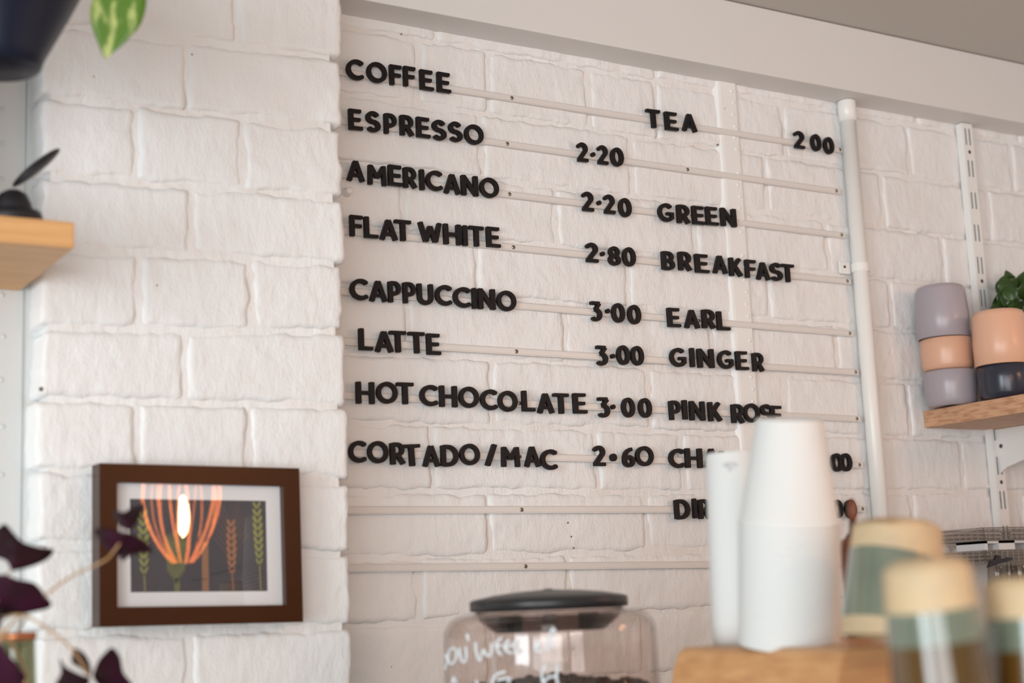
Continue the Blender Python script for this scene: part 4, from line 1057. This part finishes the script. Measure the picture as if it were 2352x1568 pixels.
for k in range(260):
    a = rng.uniform(0, 2 * PI); r = R_ * 0.93 * math.sqrt(rng.random()); zz = zl_ - 163 * s_ - 0.010 + 0.012 * (1 - r / R_) + rng.uniform(0, 0.006)
    T = Matrix.Translation((r * math.cos(a), r * math.sin(a), zz)) @ Matrix.Rotation(rng.uniform(0, 6), 4, 'Z') @ Matrix.Rotation(rng.uniform(-.7, .7), 4, 'X') @ Matrix.Diagonal((0.0058, 0.004, 0.0028, 1))
    bmesh.ops.create_icosphere(bm, subdivisions=1, radius=1, matrix=T)
mb = lathe([(0, zl_ - hb + 0.002), (R_ * 0.95, zl_ - hb + 0.002), (R_ * 0.95, zl_ - 163 * s_ - 0.008), (0, zl_ - 163 * s_ + 0.003)], 32)
me_ = bpy.data.meshes.new('t'); mb.to_mesh(me_); mb.free(); bm.from_mesh(me_)
o = mk('coffee_beans', bm, M['bean'], hop, smooth=True); o['kind'] = 'stuff'

# ------------------------------------------------------------------ board with cups in the foreground
cd = 1.17
fl = atd(1700, 1487, cd); zB = fl.z
far = at(1560, 1487, 2, zB); far_y = far.y + 0.0
bt = 0.055
bx0 = at(1563, 1487, 2, zB).x
y1_ = far.y + 0.002
brd = thing('wooden_board', (bx0, y1_, zB - bt), 'thick warm brown wooden board under the white paper cups', 'board')
bm = bmesh.new(); prof = [(0.006, bt), (0.000, bt - 0.003), (-0.006, bt * 0.72), (-0.011, bt * 0.4), (-0.012, bt * 0.15), (-0.008, 0)]
Lb = 0.75
p1 = [bm.verts.new((x, 0, z)) for x, z in prof] + [bm.verts.new((Lb, 0, 0)), bm.verts.new((Lb, 0, bt))]
p2 = [bm.verts.new((x, -0.19, z)) for x, z in prof] + [bm.verts.new((Lb, -0.19, 0)), bm.verts.new((Lb, -0.19, bt))]
n = len(p1)
for k in range(n): bm.faces.new((p1[k], p1[(k + 1) % n], p2[(k + 1) % n], p2[k]))
bm.faces.new(p1); bm.faces.new(p2[::-1])
mk('board_slab', bm, M['board'], brd, bevel=0.002)
# machine body under the board
zm = zB - bt
mc = thing('espresso_machine', (bx0 + 0.3, y1_ - 0.2, 1.15), 'steel espresso machine body below the board', 'coffee machine')
mk('machine_body', B(-0.32, 0.5, -0.24, 0.20, 0.0, zm - 1.15 - 0.0005), M['steel'], mc, bevel=0.004)
# inverted paper cups
p = at(1821, 1487, 2, zB); cdep = (RM.T @ (np.array(p) - CP))[2] * -1
cc = atd(1813, 1484, cd)
rr = 116 * cd / F; rt = 73 * cd / F; ch_ = 243 * cd / F; pitch = 14.4 * cd / F
def cup_prof(r, rt, h):
    return [(0, h - 0.006), (rt - 0.001, h - 0.006), (rt, h), (rt + 0.0007, h - 0.0005), (r - 0.0012, 0.0042), (r - 0.0004, 0.0036), (r + 0.0001, 0.0022), (r, 0.0003), (r - 0.0012, 0.0), (r - 0.0030, 0.002), (rt - 0.0004, h - 0.007), (0, h - 0.0065)]
me0 = None; NC = 20
axs = (atd(1813, 965, cd) - atd(1813, 1484, cd)).normalized(); rq = Vector((0, 0, 1)).rotation_difference(axs).to_euler()
for k in range(NC):
    loc = Vector((cc.x, cc.y, zB + 0.0014)) + axs * (k * pitch)
    if k == 0: lab = 'white paper cup at the bottom of the tall upside down stack'
    elif k == NC - 1: lab = 'white paper cup on top of the tall stack, fully visible'
    else: lab = 'white paper cup in the tall stack, %s up from the board' % ORDB[k] if k < 18 else 'white paper cup just below the top cup of the stack'
    t = thing('paper_cup', loc, lab, 'paper cup', 'upside down paper cups stacked on the board')
    t.rotation_euler = rq
    if me0 is None:
        o = mk('cup_wall', lathe(cup_prof(rr, rt, ch_), 56), M['cup'], t, smooth=True); me0 = o.data
    else:
        o = bpy.data.objects.new('cup_wall', me0); C.objects.link(o); o.parent = t
# white sleeve behind
sd_ = 1.245
c2 = atd(1722, 1484, sd_); R2 = 74 * sd_ / F; H2 = 446 * sd_ / F
z2 = zB + 0.0003
sl_ = thing('lid_sleeve', (c2.x, c2.y, z2), 'tall white sleeve with small grey mark left of the cup stack', 'sleeve')
H2 = at(1680, 1040, 1, c2.y).z - z2
mk('sleeve_wall', lathe([(0, 0), (R2 * 1.10, 0), (R2 * 1.12, 0.02), (R2, H2 - 0.001), (R2 - 0.001, H2), (R2 - 0.003, H2 - 0.001), (R2 - 0.003, H2 - 0.004), (0, H2 - 0.004)], 56), M['cup'], sl_, smooth=True)
def cyl_pt(u, v, c, r):
    d = ray(u, v); d = d / np.linalg.norm(d); ox_, oy_ = CP[0] - c.x, CP[1] - c.y
    a = d[0] ** 2 + d[1] ** 2; b = 2 * (ox_ * d[0] + oy_ * d[1]); cq = ox_ ** 2 + oy_ ** 2 - r ** 2
    t_ = (-b - math.sqrt(max(b * b - 4 * a * cq, 0))) / (2 * a); p = CP + d * t_
    return Vector((p[0] - c.x, p[1] - c.y, p[2] - z2))
bm = bmesh.new()
bm.faces.new([bm.verts.new(cyl_pt(1677 + 18 * math.cos(t_), 1067 + 6 * math.sin(t_), c2, R2 + 0.0004)) for t_ in np.linspace(0, 2 * PI, 20)[:-1]])
bm.faces.new([bm.verts.new(cyl_pt(u, v, c2, R2 + 0.0005)) for u, v in ((1668, 1072), (1686, 1072), (1677, 1083))])
mk('printed_mark', bm, M['mark'], sl_)
# brown bottle
bd = 1.31
bc = atd(1959, 1200, bd); bs = bd / F
zb0 = zB
bt_ = thing('brown_bottle', (bc.x, min(bc.y, y1_ - 0.03), zb0 + 0.0003), 'brown bottle with dark red neck and oval stopper behind cups', 'bottle')
bt_.location = (bc.x, bc.y, zb0 + 0.0003)
zsh = at(1957, 1230, 1, bc.y).z - zb0; zn = at(1957, 1197, 1, bc.y).z - zb0; ztop = at(1957, 1150, 1, bc.y).z - zb0
mk('bottle_body', lathe([(0, 0), (30 * bs, 0), (33 * bs, 0.004), (33 * bs, zsh - 0.012), (30 * bs, zsh - 0.004), (10 * bs, zsh), (0, zsh)], 36), M['bottle'], bt_, smooth=True)
mk('bottle_neck', lathe([(22 * bs, zsh - 0.002), (11 * bs, zsh + 0.003), (8 * bs, zn), (8 * bs, zn + 0.003), (0, zn + 0.003)], 24), M['neck'], bt_, smooth=True)
hm = (zn + ztop) / 2; hr = (ztop - zn) / 2 + 0.002
mk('stopper', lathe([(11 * bs * math.sin(a), hm - hr * math.cos(a)) if 0 < a < 3.1 else (0, hm - hr * math.cos(a)) for a in np.linspace(0, PI, 14)], 20), M['bottle'], bt_, smooth=True)
# dip-glazed stoneware cups
def dipcup(base, bands, r0, r1, h, tilt, label, slope=0.0):
    """bands: list of (name, z0, z1, material) from top of the upside-down cup downwards, fractions of h"""
    t = thing('stoneware_cup', base, label, 'cup', 'dip-glazed stoneware cups')
    t.rotation_euler = tilt
    for nm, a, b, m in bands:
        prof = []
        for i in range(7):
            f_ = a + (b - a) * i / 6; z = h * (1 - f_); r = r1 + (r0 - r1) * f_
            if f_ < 0.06: r -= 0.007 * (1 - f_ / 0.06) ** 2
            prof.append((r, z))
        if a == 0: prof = [(0, h)] + prof
        if b == 1: prof = prof + [(r0 - 0.003, 0), (r0 - 0.003, 0.002), (r1 - 0.004, h - 0.006), (0, h - 0.006)]
        o = mk(nm, lathe(prof, 56, shear=(lambda z_: slope if 0.05 * h < z_ < 0.9 * h else 0.0) if slope else None), m, t, smooth=True)
    return t
dA = 1.06; sA = dA / F
bA = atd(2062, 1484, dA); bA.z = zB + 0.006
hA = 268 * sA
dipcup(bA, [('foot_band', 0, .33, M['tan']), ('glaze_band', .33, .94, M['sage']), ('rim_band', .94, 1, M['tan'])], 130 * sA, 99 * sA, hA, (0, 0.12, 0), 'tallest sage glazed stoneware cup with tan foot, upside down on board', slope=-0.20)
dB = 0.84; sB = dB / F
zf = zm
bB = atd(2168, 1500, dB); topB = at(2160, 1302, 1, bB.y).z; hB = topB - zf
dipcup((bB.x, bB.y, zf + 0.005), [('foot_band', 0, 112 * sB / hB, M['tan']), ('glaze_band', 112 * sB / hB, 186 * sB / hB, M['sage']), ('rim_band', 186 * sB / hB, 1, M['amber'])], 126 * sB, 98 * sB, hB, (0.0, -0.08, 0), 'middle stoneware cup with broad tan foot and bright highlights', slope=0.03)
bC = atd(2385, 1500, dB + 0.02); topC = at(2375, 1325, 1, bC.y).z; hC = topC - zf
dipcup((bC.x, bC.y, zf + 0.0005), [('foot_band', 0, 95 * sB / hC, M['tan']), ('glaze_band', 95 * sB / hC, 170 * sB / hC, M['sage']), ('rim_band', 170 * sB / hC, 1, M['amber'])], 128 * sB, 110 * sB, hC, (0, 0, 0), 'stoneware cup cut off by the right edge of the picture', slope=0.0)
